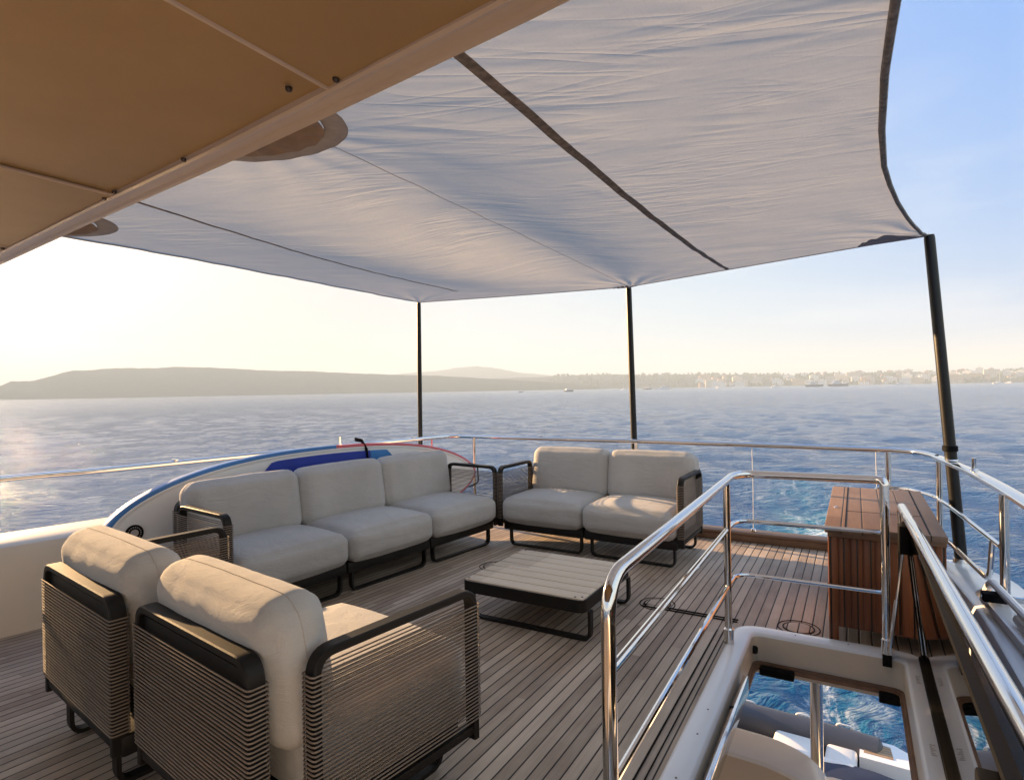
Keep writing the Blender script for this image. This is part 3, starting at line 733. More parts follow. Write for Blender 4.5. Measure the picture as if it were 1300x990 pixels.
def aw_pt(s, t):
    xb = PL.x + .01 + (PR.x - PL.x - .03) * s; yb, zb = back(xb)
    y = .8 + (yb - .8) * t
    xa = xl(.8) + (.13 - xl(.8)) * s
    x_lin = xa + (xb - xa) * t
    # right edge catenary pulls the cloth inwards, fading to the left
    lin_r = .13 + (PR.x - .02 - .13) * t; yr = .8 + (4.93 - .8) * t
    x = x_lin + (interp(yr, XR) - lin_r) * s ** 4
    z = 2.165 + (zb - 2.165) * t ** .9
    z -= .075 * math.sin(math.pi * s) * math.sin(math.pi * t) ** 1.0
    # valley / ridge from the ring to the middle pole
    xv = -1.5 + (PM.x + 1.5) * t; dx = x - xv
    z += .075 * math.exp(-(dx / .38) ** 2) * math.sin(math.pi * min(1, t * 1.02)) ** .7
    z -= .03 * math.exp(-((dx + .75) / .35) ** 2) * math.sin(math.pi * t)
    # tension wrinkles fanning from the right and middle corners
    n = noise.noise(Vector((x * .9 + y * .25, y * 4.2 - x * .8, 1.7))) * .006 + (.5 - abs(noise.noise(Vector((x * .8, y * 7 - x * 1.1, 5.1))))) * .004
    z += n * math.sin(math.pi * min(1, max(0, t))) ** .5 * min(1, 4 * (1 - s) + .3)
    for P, k, A in ((PR, 24, .008), (PM, 22, .008), (PL, 24, .007), (Vector((-1.55, 1.1, 0)), 18, .0022)):
        ex, ey = x - P.x, y - P.y; dd = math.hypot(ex, ey)
        if dd < 2.6: z += A * math.sin(math.atan2(ey, ex) * k + 2 * noise.noise(Vector((dd * 2, P.x, 0)))) * math.exp(-dd / .75) * min(1, dd / .12) * (1 if t < .985 else 0)
    n2 = noise.noise(Vector((x * 1.1, y * .8, 9.3))) * .012
    return Vector((x, y, z + n2 * math.sin(math.pi * t) * math.sin(math.pi * s)))
inv = Matrix.Translation((1.9, -3, -2.2))
NS, NTT = 200, 200
m = MB().grid([[aw_pt(i / NS, j / NTT) for i in range(NS + 1)] for j in range(NTT + 1)]); m.xf(inv).build('canopy', M['awning'], aw, ang=180)
def st_of(x, y):
    s, t = .5, .5
    for k in range(12):
        p = aw_pt(s, t); t += (y - p.y) / 4.6; s += (x - p.x) / 4.2; s = min(max(s, 0), 1); t = min(max(t, 0), 1)
    return s, t
def on_aw(x, y, off=.004):
    s, t = st_of(x, y); p = aw_pt(s, t); return p - Vector((0, 0, off))
def strip(name, a, b, w0, mat, n=60, off=.005):
    m = MB(); rows = []; A, B = Vector(a), Vector(b); d = (B - A).normalized(); nn = Vector((-d.y, d.x))
    for i in range(n + 1):
        c = A + (B - A) * (i / n); row = []
        for k in (-1, -.33, .33, 1):
            q = c + nn * w0 / 2 * k; row.append(on_aw(q.x, q.y, off if abs(k) < .9 else off * .4))
        rows.append(row)
    return m.grid(rows).xf(inv).build(name, mat, aw)
strip('zip_seam', (-.775, .95), (-.93, 5.28), .034, M['seam'])
strip('zip_seam', (-2.38, .95), (-3.22, 4.55), .020, M['seam'])
strip('welded_seam', (-1.46, 1.2), (-1.93, 5.6), .004, M['ring'], off=.002)
def ringpatch(cx, cy, r, lab):
    m = MB(); rows = []
    for q, off in ((r, .003), (r - .006, .006), (r * .78, .006), (r * .77, .004)):
        rows.append([on_aw(cx + q * math.cos(a), cy + q * math.sin(a), off) for a in np.linspace(R(-10), R(190), 40)])
    m.grid(rows).xf(inv).build('ring_band', M['ring'], aw)
    m = MB(); rows = []
    for q in np.linspace(.03, .775, 10):
        rows.append([on_aw(cx + r * q * math.cos(a), cy + r * q * math.sin(a), max(.002, .014 + .026 * noise.noise(Vector((a * 5.5, q * .7, cx))) * math.sin(math.pi * q / .79) + .016 * math.sin(a * 15 + q) * math.sin(math.pi * q / .79))) for a in np.linspace(R(-12), R(192), 90)])
    m.grid(rows).xf(inv).build('gathered_cloth', M['patch'], aw)
ringpatch(-1.55, 1.10, .31, '')
ringpatch(-3.17, 1.17, .36, '')
def fan(corner, inward, r, name='corner_patch', spread=52):
    m = MB(); rows = []; base = math.atan2(inward[1], inward[0])
    for q in np.linspace(.02, 1, 8):
        rows.append([on_aw(corner.x + r * q * math.cos(a), corner.y + r * q * math.sin(a), .011) for a in np.linspace(base - R(spread), base + R(spread), 30)])
    m.grid(rows).xf(inv).build(name, M['ring'], aw)
fan(PR, (-.90, -.42), .42, spread=30)
fan(PM, (0, -1), .17)
m = MB().tube([aw_pt(1, t) - Vector((0, 0, .002)) for t in np.linspace(0, 1, 60)], .011, 8); m.xf(inv).build('edge_hem', M['seam'], aw)
m = MB().tube([aw_pt(s, 1) for s in np.linspace(0, 1, 80)], .006, 8); m.xf(inv).build('edge_hem', M['ring'], aw)
m = MB().tube([aw_pt(0, t) for t in np.linspace(0, 1, 60)], .006, 8); m.xf(inv).build('edge_hem', M['ring'], aw)
for P, s in ((PL, 0), (PM, .49), (PR, 1)):
    q = aw_pt(s, 1) if s != .49 else on_aw(PM.x, PM.y, 0)
    MB().tube([q, P + Vector((0, 0, .005))], .006, 8).xf(inv).build('corner_shackle', M['chrome'], aw)

# ------------------------------------------------------------------ hard top
ht = empty('hardtop_roof', (-1.5, 0, 2.05), 0, 'cream hard roof overhead with panel joints, screws and a rounded edge trim', 'roof')
EDGE = [(-5.0, 1.33), (-4.3, 1.285), (-3.5, 1.205), (-2.29, 1.08), (-1.42, 1.0), (-1.02, .955), (-.5, .892), (0, .82), (.6, .72), (1.2, .60)]
hi = Matrix.Translation((1.5, 0, -2.05))
bounds = [(-5.0, -3.18), (-3.172, -2.09), (-2.082, -.985), (-.977, .12), (.128, 1.2)]
def seamx(x0, y): return x0 + (y - .9) * 0.0
for k, (a, b) in enumerate(bounds):
    m = MB(); xs = np.linspace(a, b, 10); z = .0 if k % 2 else .007
    lo = [[(x, y, 2.05 + z) for x in xs] for y in (-2.5,)] + [[(x, interp(x, EDGE) - .046, 2.05 + z) for x in xs]]
    m.grid(lo); m.grid([[(p[0], p[1], 2.075) for p in r_] for r_ in lo])
    m.grid([[(a, -2.5, 2.05 + z), (a, interp(a, EDGE) - .046, 2.05 + z)], [(a, -2.5, 2.075), (a, interp(a, EDGE) - .046, 2.075)]])
    m.grid([[(b, -2.5, 2.05 + z), (b, interp(b, EDGE) - .046, 2.05 + z)], [(b, -2.5, 2.075), (b, interp(b, EDGE) - .046, 2.075)]])
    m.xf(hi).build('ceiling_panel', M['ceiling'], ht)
for x in (-3.176, -2.086, -.981, .124):
    MB().tube([(x + .012, -2.4, 2.05), (x + .012, interp(x, EDGE) - .05, 2.05)], .0055, 8).xf(hi).build('joint_strip', M['trim'], ht)
m = MB(); rows = []
for x in np.linspace(-5.0, 1.2, 60):
    y = interp(x, EDGE)
    prof = [(-.050, 2.058), (-.048, 2.045), (-.040, 2.041), (-.032, 2.043), (-.026, 2.049), (.008, 2.051), (.014, 2.043), (.024, 2.041), (.036, 2.050), (.040, 2.075), (.036, 2.11), (.0, 2.125), (-.2, 2.128)]
    rows.append([(x, y + a, b) for a, b in prof])
m.grid(rows).xf(hi).build('edge_trim', M['trim'], ht)
m = MB(); m.grid([[(x, y, 2.1285 + .02 * (1 - ((x + 1.9) / 3.1) ** 2)) for x in np.linspace(-5, 1.2, 12)] for y in (-2.5, .62)]); m.grid([[(x, yy, 2.1285 + .02 * (1 - ((x + 1.9) / 3.1) ** 2)) for x in np.linspace(-5, 1.2, 12)] for yy in (.62, .7)])
m.xf(hi).build('roof_skin', M['white'], ht)
for x, y in ((-1.04, .86), (-.925, .885), (-1.60, .965), (-2.13, 1.015), (-2.04, 1.0), (-2.62, 1.075), (-3.21, 1.12), (-.45, .80)):
    MB().lathe([(.0078, 2.0515), (.0078, 2.047), (.005, 2.043), (.002, 2.042)], (x, y, 0), 12).xf(hi).build('screw', M['screw'], ht)

# ------------------------------------------------------------------ lounge furniture
def cushion(w_, d_, h_, r, crown, seed, nx=26, ny=26, nz=10, front=0.):
    """soft rounded box with crowned faces and slight dents; origin at centre"""
    bm = bmesh.new(); pts = {}
    m = MB(); hx, hy, hz = w_ / 2, d_ / 2, h_ / 2
    def P(u, v, q):
        p = Vector((u * hx, v * hy, q * hz))
        c = Vector((max(-hx + r, min(hx - r, p.x)), max(-hy + r, min(hy - r, p.y)), max(-hz + r, min(hz - r, p.z))))
        d = p - c
        if d.length > 1e-6: p = c + d.normalized() * min(r, max(abs(d.x), abs(d.y), abs(d.z)))
        ku, kv, kq = (1 - u * u), (1 - v * v), (1 - q * q)
        p.z += crown[2] * q * abs(q) ** .0 * (ku * kv) ** .6 if abs(q) > .98 else 0
        p.y += crown[1] * v * (ku * kq) ** .6 if abs(v) > .98 else 0
        p.x += crown[0] * u * (kv * kq) ** .6 if abs(u) > .98 else 0
        nv = Vector((p.x * 4 + seed, p.y * 4, p.z * 4))
        s = noise.noise(nv) * .004 + noise.noise(nv * 2.7) * .0015 + abs(noise.noise(Vector((p.x * 9 + seed, p.y * 2.5, p.z * 3)))) * -.0035
        if p.length > 1e-6: p += p.normalized() * s
        return p
    def face(f, na, nb):
        m.grid([[P(*f(-1 + 2 * i / na, -1 + 2 * j / nb)) for i in range(na + 1)] for j in range(nb + 1)])
    face(lambda a, b: (a, b, 1), nx, ny); face(lambda a, b: (a, b, -1), nx, ny)
    face(lambda a, b: (a, 1, b), nx, nz); face(lambda a, b: (a, -1, b), nx, nz)
    face(lambda a, b: (1, a, b), ny, nz); face(lambda a, b: (-1, a, b), ny, nz)
    bm.free(); return m
def weld(o, d=.0006):
    bm = bmesh.new(); bm.from_mesh(o.data); bmesh.ops.remove_doubles(bm, verts=bm.verts[:], dist=d); bmesh.ops.recalc_face_normals(bm, faces=bm.faces[:])
    bm.to_mesh(o.data); bm.free(); o.data.polygons.foreach_set('use_smooth', [True] * len(o.data.polygons)); o.data.set_sharp_from_angle(angle=R(70)); return o

def rope_panel(length, z0, z1, th, seed, pitch=.0124, r=.0027):
    """rows of rope wound round a frame: local x along the panel, y its thickness"""
    m = MB(); rng = random.Random(seed); n = int((z1 - z0) / pitch)
    for i in range(n + 1):
        z = z0 + i * pitch; sag = rng.uniform(-.0012, .0012)
        a, b = -.005, length + .005; t = th / 2 + .0045
        base = fillet([(a, -t, z), (b, -t, z), (b, t, z), (a, t, z)], .012, 3, True)
        path = []
        for q in base: path.append(Vector((q.x, q.y, z + rng.uniform(-.0006, .0006))))
        # a mid point on both long sides, slightly sagging
        k = len(path) // 4
        path.insert(2 * 4 - 4 + 0, Vector((length / 2, -t, z + sag))) if False else None
        m.tube(path, r, 6, closed=True)
    return m
def panel(parent, name, length, ztop, th, mat4, seed, zb=.155):
    """frame with rounded top corners and the rope weave; local x along the panel"""
    f = MB(); w_ = .030
    path = fillet([(w_ / 2, 0, zb), (w_ / 2, 0, ztop - .013), (length - w_ / 2, 0, ztop - .013), (length - w_ / 2, 0, zb)], .062, 7)
    f.tube(path, w_ / 2, 12, w=th / 2, up=(0, 1, 0)) if False else None
    # sweep a flat bar: thin in the panel plane, th wide across
    P = path; rows = []
    for i, p in enumerate(P):
        a = P[max(i - 1, 0)]; b = P[min(i + 1, len(P) - 1)]; t_ = (b - a).normalized(); nn = Vector((-t_.z, 0, t_.x))
        e = .004; hw = .013; hy = th / 2
        rows.append([p + nn * c + Vector((0, d, 0)) for c, d in ((-hw, -hy + e), (-hw + e, -hy), (hw - e, -hy), (hw, -hy + e), (hw, hy - e), (hw - e, hy), (-hw + e, hy), (-hw, hy - e))])
    f.grid(rows, True); f.add(rows[0], [tuple(range(8))]); f.add(rows[-1], [tuple(range(8))])
    f.rbox(.012, length - .012, -th / 2 + .006, th / 2 - .006, zb + .02, zb + .05, .004)
    o = f.xf(mat4).build(name, M['black'], parent, ang=30)
    rope_panel(length, zb + .075, ztop - .062, th, seed).xf(mat4).build('rope_weave', M['rope'], o, ang=60)
    return o
def sled(parent, a, b, z, wd):
    """flat bar bent to a U: from a down to the floor, along, and up at b"""
    A, B = Vector(a), Vector(b); d = (B - A).normalized(); nrm = Vector((-d.y, d.x, 0)); th = .008
    P = fillet([A + Vector((0, 0, z)), Vector((A.x, A.y, .009)), Vector((B.x, B.y, .009)), B + Vector((0, 0, z))], .05, 6)
    rows = []
    for i, p in enumerate(P):
        u = (P[min(i + 1, len(P) - 1)] - P[max(i - 1, 0)]).normalized(); nn = nrm.cross(u)
        rows.append([p + nn * c + nrm * e for c, e in ((-th, -wd / 2), (th, -wd / 2), (th, wd / 2), (-th, wd / 2))])
    m = MB(); m.grid(rows, True); m.add(rows[0], [(0, 1, 2, 3)]); m.add(rows[-1], [(0, 1, 2, 3)])
    return m.build('sled_leg', M['black'], parent, ang=30)
def seat_unit(name, label, cat, loc, rz, n, wm, D, left_arm, right_arm, sled_dir, armlen, seed, seat_d=.68, seat_h=.205, arm_off=.028, leg_in=(.03, .03), leg_y=(.10, .06)):
    o = empty(name, loc, rz, label, cat)
    W = n * wm
    fr = MB()
    for k in range(n):
        fr.rbox(k * wm + .004, (k + 1) * wm - .004, .012, D - .03, .140, .216, .012)
    fr.build('seat_frame', M['black'], o)
    for k in range(n):
        x0, x1 = k * wm + .06, (k + 1) * wm - .035
        if sled_dir == 'x':
            for y in (.055, D - .13): sled(o, (x0, y, 0), (x1, y, 0), .155, .036)
        else:
            for x in (x0 + leg_in[0], x1 - leg_in[1]): sled(o, (x, leg_y[0], 0), (x, D - leg_y[1], 0), .155, .044)
    for k in range(n):
        panel(o, 'back_panel', wm - .012, .70, .052, Matrix.Translation((k * wm + .006, D - .03, 0)), seed + k)
        MB().box(k * wm + .03, (k + 1) * wm - .03, D - .034, D - .024, .20, .655).build('dark_backing', M['black'], o, smooth=False)  # thin dark sheet between the rope faces, blackens the gaps
        c = weld(cushion(wm - .008, seat_d, seat_h, .062, (.006, .015, .040), seed * 3 + k).xf(Matrix.Translation((k * wm + wm / 2, seat_d / 2 - .045, .2195 + seat_h / 2))).build('seat_cushion', M['fabric'], o))
        bc = cushion(wm - .004, .200, .440, .074, (.010, .018, .012), seed * 5 + k, nz=22, ny=12)
        bc.xf(Matrix.Translation((k * wm + wm / 2, D - .178, .602)) @ Matrix.Rotation(R(-8), 4, 'X'))
        bo = weld(bc.build('back_cushion', M['fabric'], o))
        # stitched seam along the middle of the top and ends of the back cushion
        T = Matrix.Translation((k * wm + wm / 2, D - .178, .602)) @ Matrix.Rotation(R(-8), 4, 'X')
        hx, hz = (wm - .012) / 2 + .004, .440 / 2 + .004
        path = [T @ q for q in fillet([(-hx, 0, -hz), (hx, 0, -hz), (hx, 0, hz), (-hx, 0, hz)], .07, 6, True)]
        # bring the path onto the cushion surface
        me = bo.data; dg = bpy.context.evaluated_depsgraph_get()
        from mathutils.bvhtree import BVHTree
        bv = BVHTree.FromPolygons([v.co[:] for v in me.vertices], [p.vertices[:] for p in me.polygons])
        dense = []
        for i in range(len(path)):
            p, q = path[i], path[(i + 1) % len(path)]
            st = max(1, int((q - p).length / .03))
            for s_ in range(st): dense.append(p.lerp(q, s_ / st))
        fit = []
        for q in dense:
            h = bv.find_nearest(q); fit.append(h[0] + h[1] * .0008)
        MB().tube(fit,   .0017, 5, closed=True).build('piping', M['thread'], bo)
    for flag, x in ((left_arm, -arm_off), (right_arm, W + arm_off)):
        if flag:
            panel(o, 'arm_panel', armlen, .70, .046, Matrix.Translation((x, .0, 0)) @ Matrix.Rotation(R(90), 4, 'Z'), seed + 20 + int(x * 10), zb=.165)
    return o
seat_unit('two_seat_sofa', 'two seat sofa with rope arms standing at the stern rail behind the coffee table', 'sofa', (-2.755, 4.53, 0), R(-1.3), 2, .785, .80, True, True, 'x', .58, 3)
seat_unit('three_seat_sofa', 'long three seat sofa with rope arms standing before the paddle board on the left', 'sofa', (-3.125, 2.14, 0), R(90 - 7.1), 3, .80, .80, True, True, 'x', .60, 11)
seat_unit('armchair', 'nearest armchair seen from behind with a rope arm on its right side', 'armchair', (-1.256, 1.76, 0), R(180 - 8), 1, .768, .80, True, False, 'y', .665, 31, seat_h=.25, arm_off=.064, leg_in=(.05, .12), leg_y=(.02, .05))
seat_unit('armchair', 'armchair at the left seen from behind next to the white bulwark', 'armchair', (-2.100, 1.836, 0), R(180 - 8), 1, .79, .80, False, True, 'y', .665, 47, seat_h=.25, leg_in=(.05, .13), leg_y=(.02, .05))

# ------------------------------------------------------------------ coffee table
tb = empty('coffee_table', (-1.70, 3.35, 0), 0, 'low square coffee table with pale teak slats and black metal frame', 'table')
W2, D2, ZT = .405, .385, .232
rim = [Vector(p) for p in fillet([(-W2, -D2, 0), (W2, -D2, 0), (W2, D2, 0), (-W2, D2, 0)], .05, 6, True)]
m = MB(); rows = []
for sx, z in ((1, .232), (1.0, .165), (.955, .165), (.955, .222), (.985, .233), (1, .232)): rows.append([(p.x * sx, p.y * sx, z) for p in rim])
m.grid(rows, True).build('rim', M['black'], tb, ang=40)
m = MB(); ns = 7; pit = 2 * D2 * .97 / ns
for k in range(ns):
    y0 = -D2 * .97 + k * pit + .004; y1 = y0 + pit - .008; m.rbox(-W2 * .972, W2 * .972, y0, y1, .215, .2385, .004)
m.build('tabletop', M['table_teak'], tb, ang=30)
MB().rbox(-W2 * .95, W2 * .95, -D2 * .95, D2 * .95, .166, .205, .005).build('under_frame', M['black'], tb)
for y in (-.33, .30): sled(tb, (-.36, y, 0), (.42, y, 0), .17, .040)
for x, y in ((.34, -.352), (.375, -.335), (-.375, -.345), (-.36, .35), (.36, .35)):
    MB().lathe([(.006, .2385), (.006, .241), (.003, .242)], (x, y, 0), 10).build('screw', M['screw'], tb)

# ------------------------------------------------------------------ paddle board
pb = empty('paddle_board', (-3.90, 3.66, 0), 0, 'white paddle board with blue rim and deck pad standing on edge behind the long sofa', 'paddle board')
def board_pt(l, wv, th):
    """l along 0..1, wv -1..1 across (up), th depth towards the deck"""
    return None
LB = 3.45; ang_b = math.atan(.17)
TB = Matrix.Rotation(-ang_b, 4, 'Z') @ Matrix.Rotation(R(-3), 4, 'Y')   # local y along, z up, x towards the deck
def halfw(t):
    u = abs(2 * t - 1); return .415 * (1 - u ** 2.6) ** .62 * (1 - .06 * (t > .5) * (2 * t - 1))
ZC = .505
def outline(scale=1., n=60, x=0., dz=0., t0=0., t1=1.):
    ts = [.5 - .5 * math.cos(math.pi * i / n) for i in range(n + 1)]; ts = [t0 + (t1 - t0) * t for t in ts]
    a = [(x, (t - .5) * LB * (1 - (1 - scale) * .35), ZC + dz + halfw(t) * scale) for t in ts]
    b = [(x, (t - .5) * LB * (1 - (1 - scale) * .35), ZC + dz - halfw(t) * scale) for t in ts][::-1]
    return a + b[1:-1]
rows = [outline(.90, x=.045), outline(.95, x=.052), outline(.965, x=.05)]
m = MB(); m.add(rows[0], [tuple(range(len(rows[0])))]); m.grid([rows[0], rows[1], rows[2]], True)
r2 = [outline(.965, x=-.05), outline(.90, x=-.05)]; m.grid(r2, True); m.add(r2[1], [tuple(range(len(r2[1])))[::-1]])
m.xf(TB).build('deck_skin', M['board'], pb, ang=30)
full = outline(.985, x=0., n=90); nt_ = len(full)
top = [p for p in full]
def rimseg(sel, mat, name):
    pts = [p for p in full if sel(p)]
    return pts
# rim tube in two colours: blue from the nose to mid-length, red from there to the tail
iT = [i for i, p in enumerate(full)]
up_pts = full[:91]; dn_pts = full[91:]
nose = [p for p in dn_pts if p[1] < .1][::-1][::-1]
seqA = [p for p in dn_pts if p[1] <= -.02] + [p for p in up_pts if p[1] <= .05]
seqB = [p for p in up_pts if p[1] >= .05] + [p for p in dn_pts if p[1] > -.02]
MB().tube(seqA, .051, 10, w=.022, up=(1, 0, 0)).xf(TB).build('rim', M['blue_rim'], pb, ang=60)
MB().tube(seqB, .051, 10, w=.018, up=(1, 0, 0)).xf(TB).build('rim', M['pink_rim'], pb, ang=60)
def padpoly(t0, t1, sc1, name, mat, cut0=0., cut1=0.):
    n = 24; ts = np.linspace(t0, t1, n); a = []; b = []
    for t in ts:
        e = min(1, (min(t - t0 + cut0, t1 - t + cut1) / .06)) ** .5 if (t - t0 + cut0) * (t1 - t + cut1) > 0 else 0
        h = halfw(t) * sc1 * max(e, .25); a.append(((t - .5) * LB, ZC + h)); b.append(((t - .5) * LB, ZC - h))
    MB().prism(a + b[::-1], .0525, .0565, 'x').xf(TB).build(name, mat, pb)
padpoly(.27, .60, .87, 'grip_pad', M['navy_pad'], 0, 1)
padpoly(.602, .715, .87, 'grip_pad', M['sky_pad'], 1, 0)
m = MB(); m.lathe([(.055, .053), (.055, .0565), (.05, .0575)], (0, 0, 0), 28, 'x'); m.xf(TB @ Matrix.Translation((0, -.5 * LB + .16, ZC - .02))).build('round_badge', M['blackmat'], pb)
m = MB(); m.lathe([(.024, .0576), (.024, .0592)], (0, 0, 0), 20, 'x')
for k in range(18):
    a = 2 * math.pi * k / 18; m.lathe([(.0035, .0576), (.0035, .059)], (0, .038 * math.cos(a), .038 * math.sin(a)), 8, 'x')
m.xf(TB @ Matrix.Translation((0, -.5 * LB + .16, ZC - .02))).build('badge_mark', M['ring'], pb)
MB().tube([TB @ Vector(p) for p in ((-.075, .28, ZC + .46), (.02, .285, ZC + .445), (.062, .30, ZC + .37), (.064, .315, ZC + .2), (.064, .32, ZC - .2), (.064, .30, ZC - .38))], .004, 8, w=.018, up=(0, 1, 0)).build('strap', M['blackmat'], pb)
MB().tube([TB @ Vector(p) for p in fillet([(.05, LB / 2 - .16, ZC + .09), (.10, LB / 2 - .13, ZC + .10), (.10, LB / 2 - .02, ZC + .07), (.10, LB / 2 - .02, ZC - .12), (.05, LB / 2 - .12, ZC - .15)], .04, 5)], .008, 8).build('tail_handle', M['blackmat'], pb)
MB().lathe([(.016, .05), (.018, .06), (.012, .075)], (0, 0, 0), 14, 'x').xf(TB @ Matrix.Translation((0, LB / 2 - .17, ZC + .09))).build('valve_cap', M['red'], pb)
m = MB()
for k in range(7): m.box(.0527, .0545, .735 + k * .03, .755 + k * .03, ZC + .30, ZC + .322)
m.xf(TB @ Matrix.Translation((0, .25, -.03))).build('print_line', M['pink_rim'], pb)

# ------------------------------------------------------------------ hatch: coaming, rail, lid
hc = empty('hatch_coaming', (-.16, 2.0, 0), 0, 'white hatch coaming with cream inner walls around the stair opening', 'hatch')
hx = Matrix.Translation((.16, -2.0, 0))
def rrect(x0, x1, y0, y1, r, z, n=7):
    return [(p.x, p.y, z) for p in fillet([(x0, y0, 0), (x1, y0, 0), (x1, y1, 0), (x0, y1, 0)], r, n, True)]
o_ = lambda e, z: rrect(-.615 + e, .30 - e, .30 + e, 3.585 - e, .15, z)
i_ = lambda e, z: rrect(-.508 + e, .190 - e, .50 + e, 3.475 - e, .055, z)
MB().grid([o_(0, .001), o_(0, .022), o_(.006, .032), o_(.018, .037), i_(-.014, .037), i_(-.004, .031), i_(0, .018)], True).xf(hx).build('rim', M['white'], hc, ang=50)
MB().grid([i_(0, .018), i_(.002, -.115)], True).xf(hx).build('inner_wall', M['cream'], hc, ang=50)
MB().grid([i_(-.01, -.116), i_(.012, -.119), i_(.012, -.132), i_(.022, -.136), i_(.022, -.15), i_(-.05, -.15)], True).xf(hx).build('wood_trim', M['teak'], hc, ang=30)
MB().grid([i_(-.05, -.151), i_(.010, -.151), i_(.010, -.172), i_(-.05, -.182)], True).xf(hx).build('lower_lip', M['cream'], hc, ang=30)
MB().rbox(-.494, -.468, .7, 3.05, -.10, -.015, .006).xf(hx).build('slide_track', M['chrome'], hc)
for y, z in ((3.40, -.03), (2.72, -.035)): MB().lathe([(.022, -.498), (.022, -.482), (.015, -.474)], (0, y, z), 16, 'x').xf(hx).build('latch_knob', M['blackmat'], hc)
MB().rbox(-.47, -.30, 3.41, 3.462, -.168, -.128, .006).xf(hx).build('latch_block', M['blackmat'], hc)
MB().rbox(.08, .17, 3.41, 3.462, -.178, -.135, .006).xf(hx).build('latch_block', M['blackmat'], hc)
for x, y in ((-.555, 2.55), (-.553, 2.35), (-.558, 2.05), (-.30, 3.53), (-.05, 3.53)): MB().lathe([(.004, .036), (.004, .0385)], (x, y, 0), 8).xf(hx).build('screw', M['screw'], hc)
for y in (2.62, 3.22):
    m = MB()
    for k in range(7): m.box(.222, .240 - .005 * (k % 3), y + k * .012, y + k * .012 + .004, .0375, .0385)
    m.xf(hx).build('moulded_mark', M['ring'], hc)

sr = empty('stair_rail', (-.6, 3.28, 0), 0, 'polished steel hand rail with two lower bars around the stair hatch', 'railing')
sx = Matrix.Translation((.6, -3.28, 0)); XC = -.598
MB().tube(fillet([(XC, 1.535, .0), (XC, 1.535, .872), (XC, 3.42, .895), (-.55, 3.53, .898), (.085, 3.535, .905), (.118, 3.50, .905), (.118, 3.475, .04)], .12, 8), .0215, 14).xf(sx).build('hand_rail', M['chrome'], sr)
MB().tube([(XC, 3.27, .037), (XC, 3.27, .874)], .0185, 14).xf(sx).build('post', M['chrome'], sr)
for z0, z1 in ((.615, .635), (.30, .335)):
    MB().tube([(XC, 1.545, z0), (XC, 3.26, z1)], .0125, 10).xf(sx).build('side_bar', M['chrome'], sr)
    MB().tube(fillet([(XC, 3.28, z1), (-.59, 3.50, z1 + .005), (.118, 3.495, z1 + .01)], .10, 6), .0115, 10).xf(sx).build('end_bar', M['chrome'], sr)
MB().lathe([(.026, .037), (.026, .11), (.0195, .118)], (XC, 3.27, 0), 16).xf(sx).build('post_sleeve', M['chrome'], sr)
MB().lathe([(.026, .037), (.026, .12), (.022, .125)], (.118, 3.475, 0), 16).xf(sx).build('post_sleeve', M['chrome'], sr)
MB().rbox(.098, .138, 3.448, 3.462, -.01, .05, .003).xf(sx).build('foot_bracket', M['blackmat'], sr)

lid = empty('folding_hatch', (.27, 2.4, .04), 0, 'open dark mirrored hatch lid standing on edge with a steel bar on top', 'hatch lid')
lm = Matrix.Translation((-.27, -2.4, -.04))
def lidx(z): return .272 - (z - .04) * .098
m = MB(); z0, z1 = .06, .76; y0, y1 = .6, 3.47
m.add([(lidx(z0), y0, z0), (lidx(z0), y1, z0), (lidx(z1), y1, z1), (lidx(z1), y0, z1), (lidx(z0) + .012, y0, z0), (lidx(z0) + .012, y1, z0), (lidx(z1) + .012, y1, z1), (lidx(z1) + .012, y0, z1)],
      [(0, 1, 2, 3), (7, 6, 5, 4), (0, 4, 5, 1), (1, 5, 6, 2), (2, 6, 7, 3), (3, 7, 4, 0)])
m.xf(lm).build('panel', M['mirror'], lid, smooth=False)
MB().tube([(lidx(.045) + .004, .6, .045), (lidx(.045) + .004, 3.49, .045)], .014, 8, w=.027, up=(0, 0, 1)).xf(lm).build('hinge_gasket', M['blackmat'], lid)
MB().tube([(lidx(.045) + .004, 3.485, .045), (lidx(.76) + .004, 3.485, .76)], .018, 8, w=.017, up=(0, 1, 0)).xf(lm).build('edge_frame', M['blackmat'], lid)
MB().tube([(lidx(.765) + .006, .6, .765), (lidx(.765) + .006, 3.49, .765)], .010, 8, w=.014, up=(0, 0, 1)).xf(lm).build('top_frame', M['blackmat'], lid)
MB().tube(fillet([(lidx(.70) - .012, 3.47, .685), (lidx(.78) - .012, 3.475, .788), (.262, 1.0, .79)], .04, 6), .0215, 14).xf(lm).build('grab_bar', M['chrome'], lid)
MB().rbox(lidx(.62) - .045, lidx(.62) - .004, 3.37, 3.47, .575, .71, .006).xf(lm).build('bar_bracket', M['blackmat'], lid)
MB().rbox(lidx(.62) - .040, lidx(.62) - .004, 1.22, 1.33, .575, .71, .006).xf(lm).build('bar_bracket', M['blackmat'], lid)
MB().lathe([(.010, -.012), (.011, 0), (.006, .008)], (lidx(.62) - .045, 1.345, .62), 14, 'x').xf(lm).build('latch_button', M['red'], lid)
a, b = Vector((lidx(.57) - .03, 3.44, .575)), Vector((.128, 3.44, .06))
MB().tube([a, a.lerp(b, .48)], .0062, 10).xf(lm).build('gas_strut', M['chrome'], lid)
MB().tube([a.lerp(b, .47), b], .0105, 10).xf(lm).build('strut_cylinder', M['chrome'], lid)
MB().tube([Vector((lidx(.55) - .004, 3.42, .56)), Vector((lidx(.1) - .006, 3.40, .10))], .003, 8).xf(lm).build('stay_wire', M['chrome'], lid)

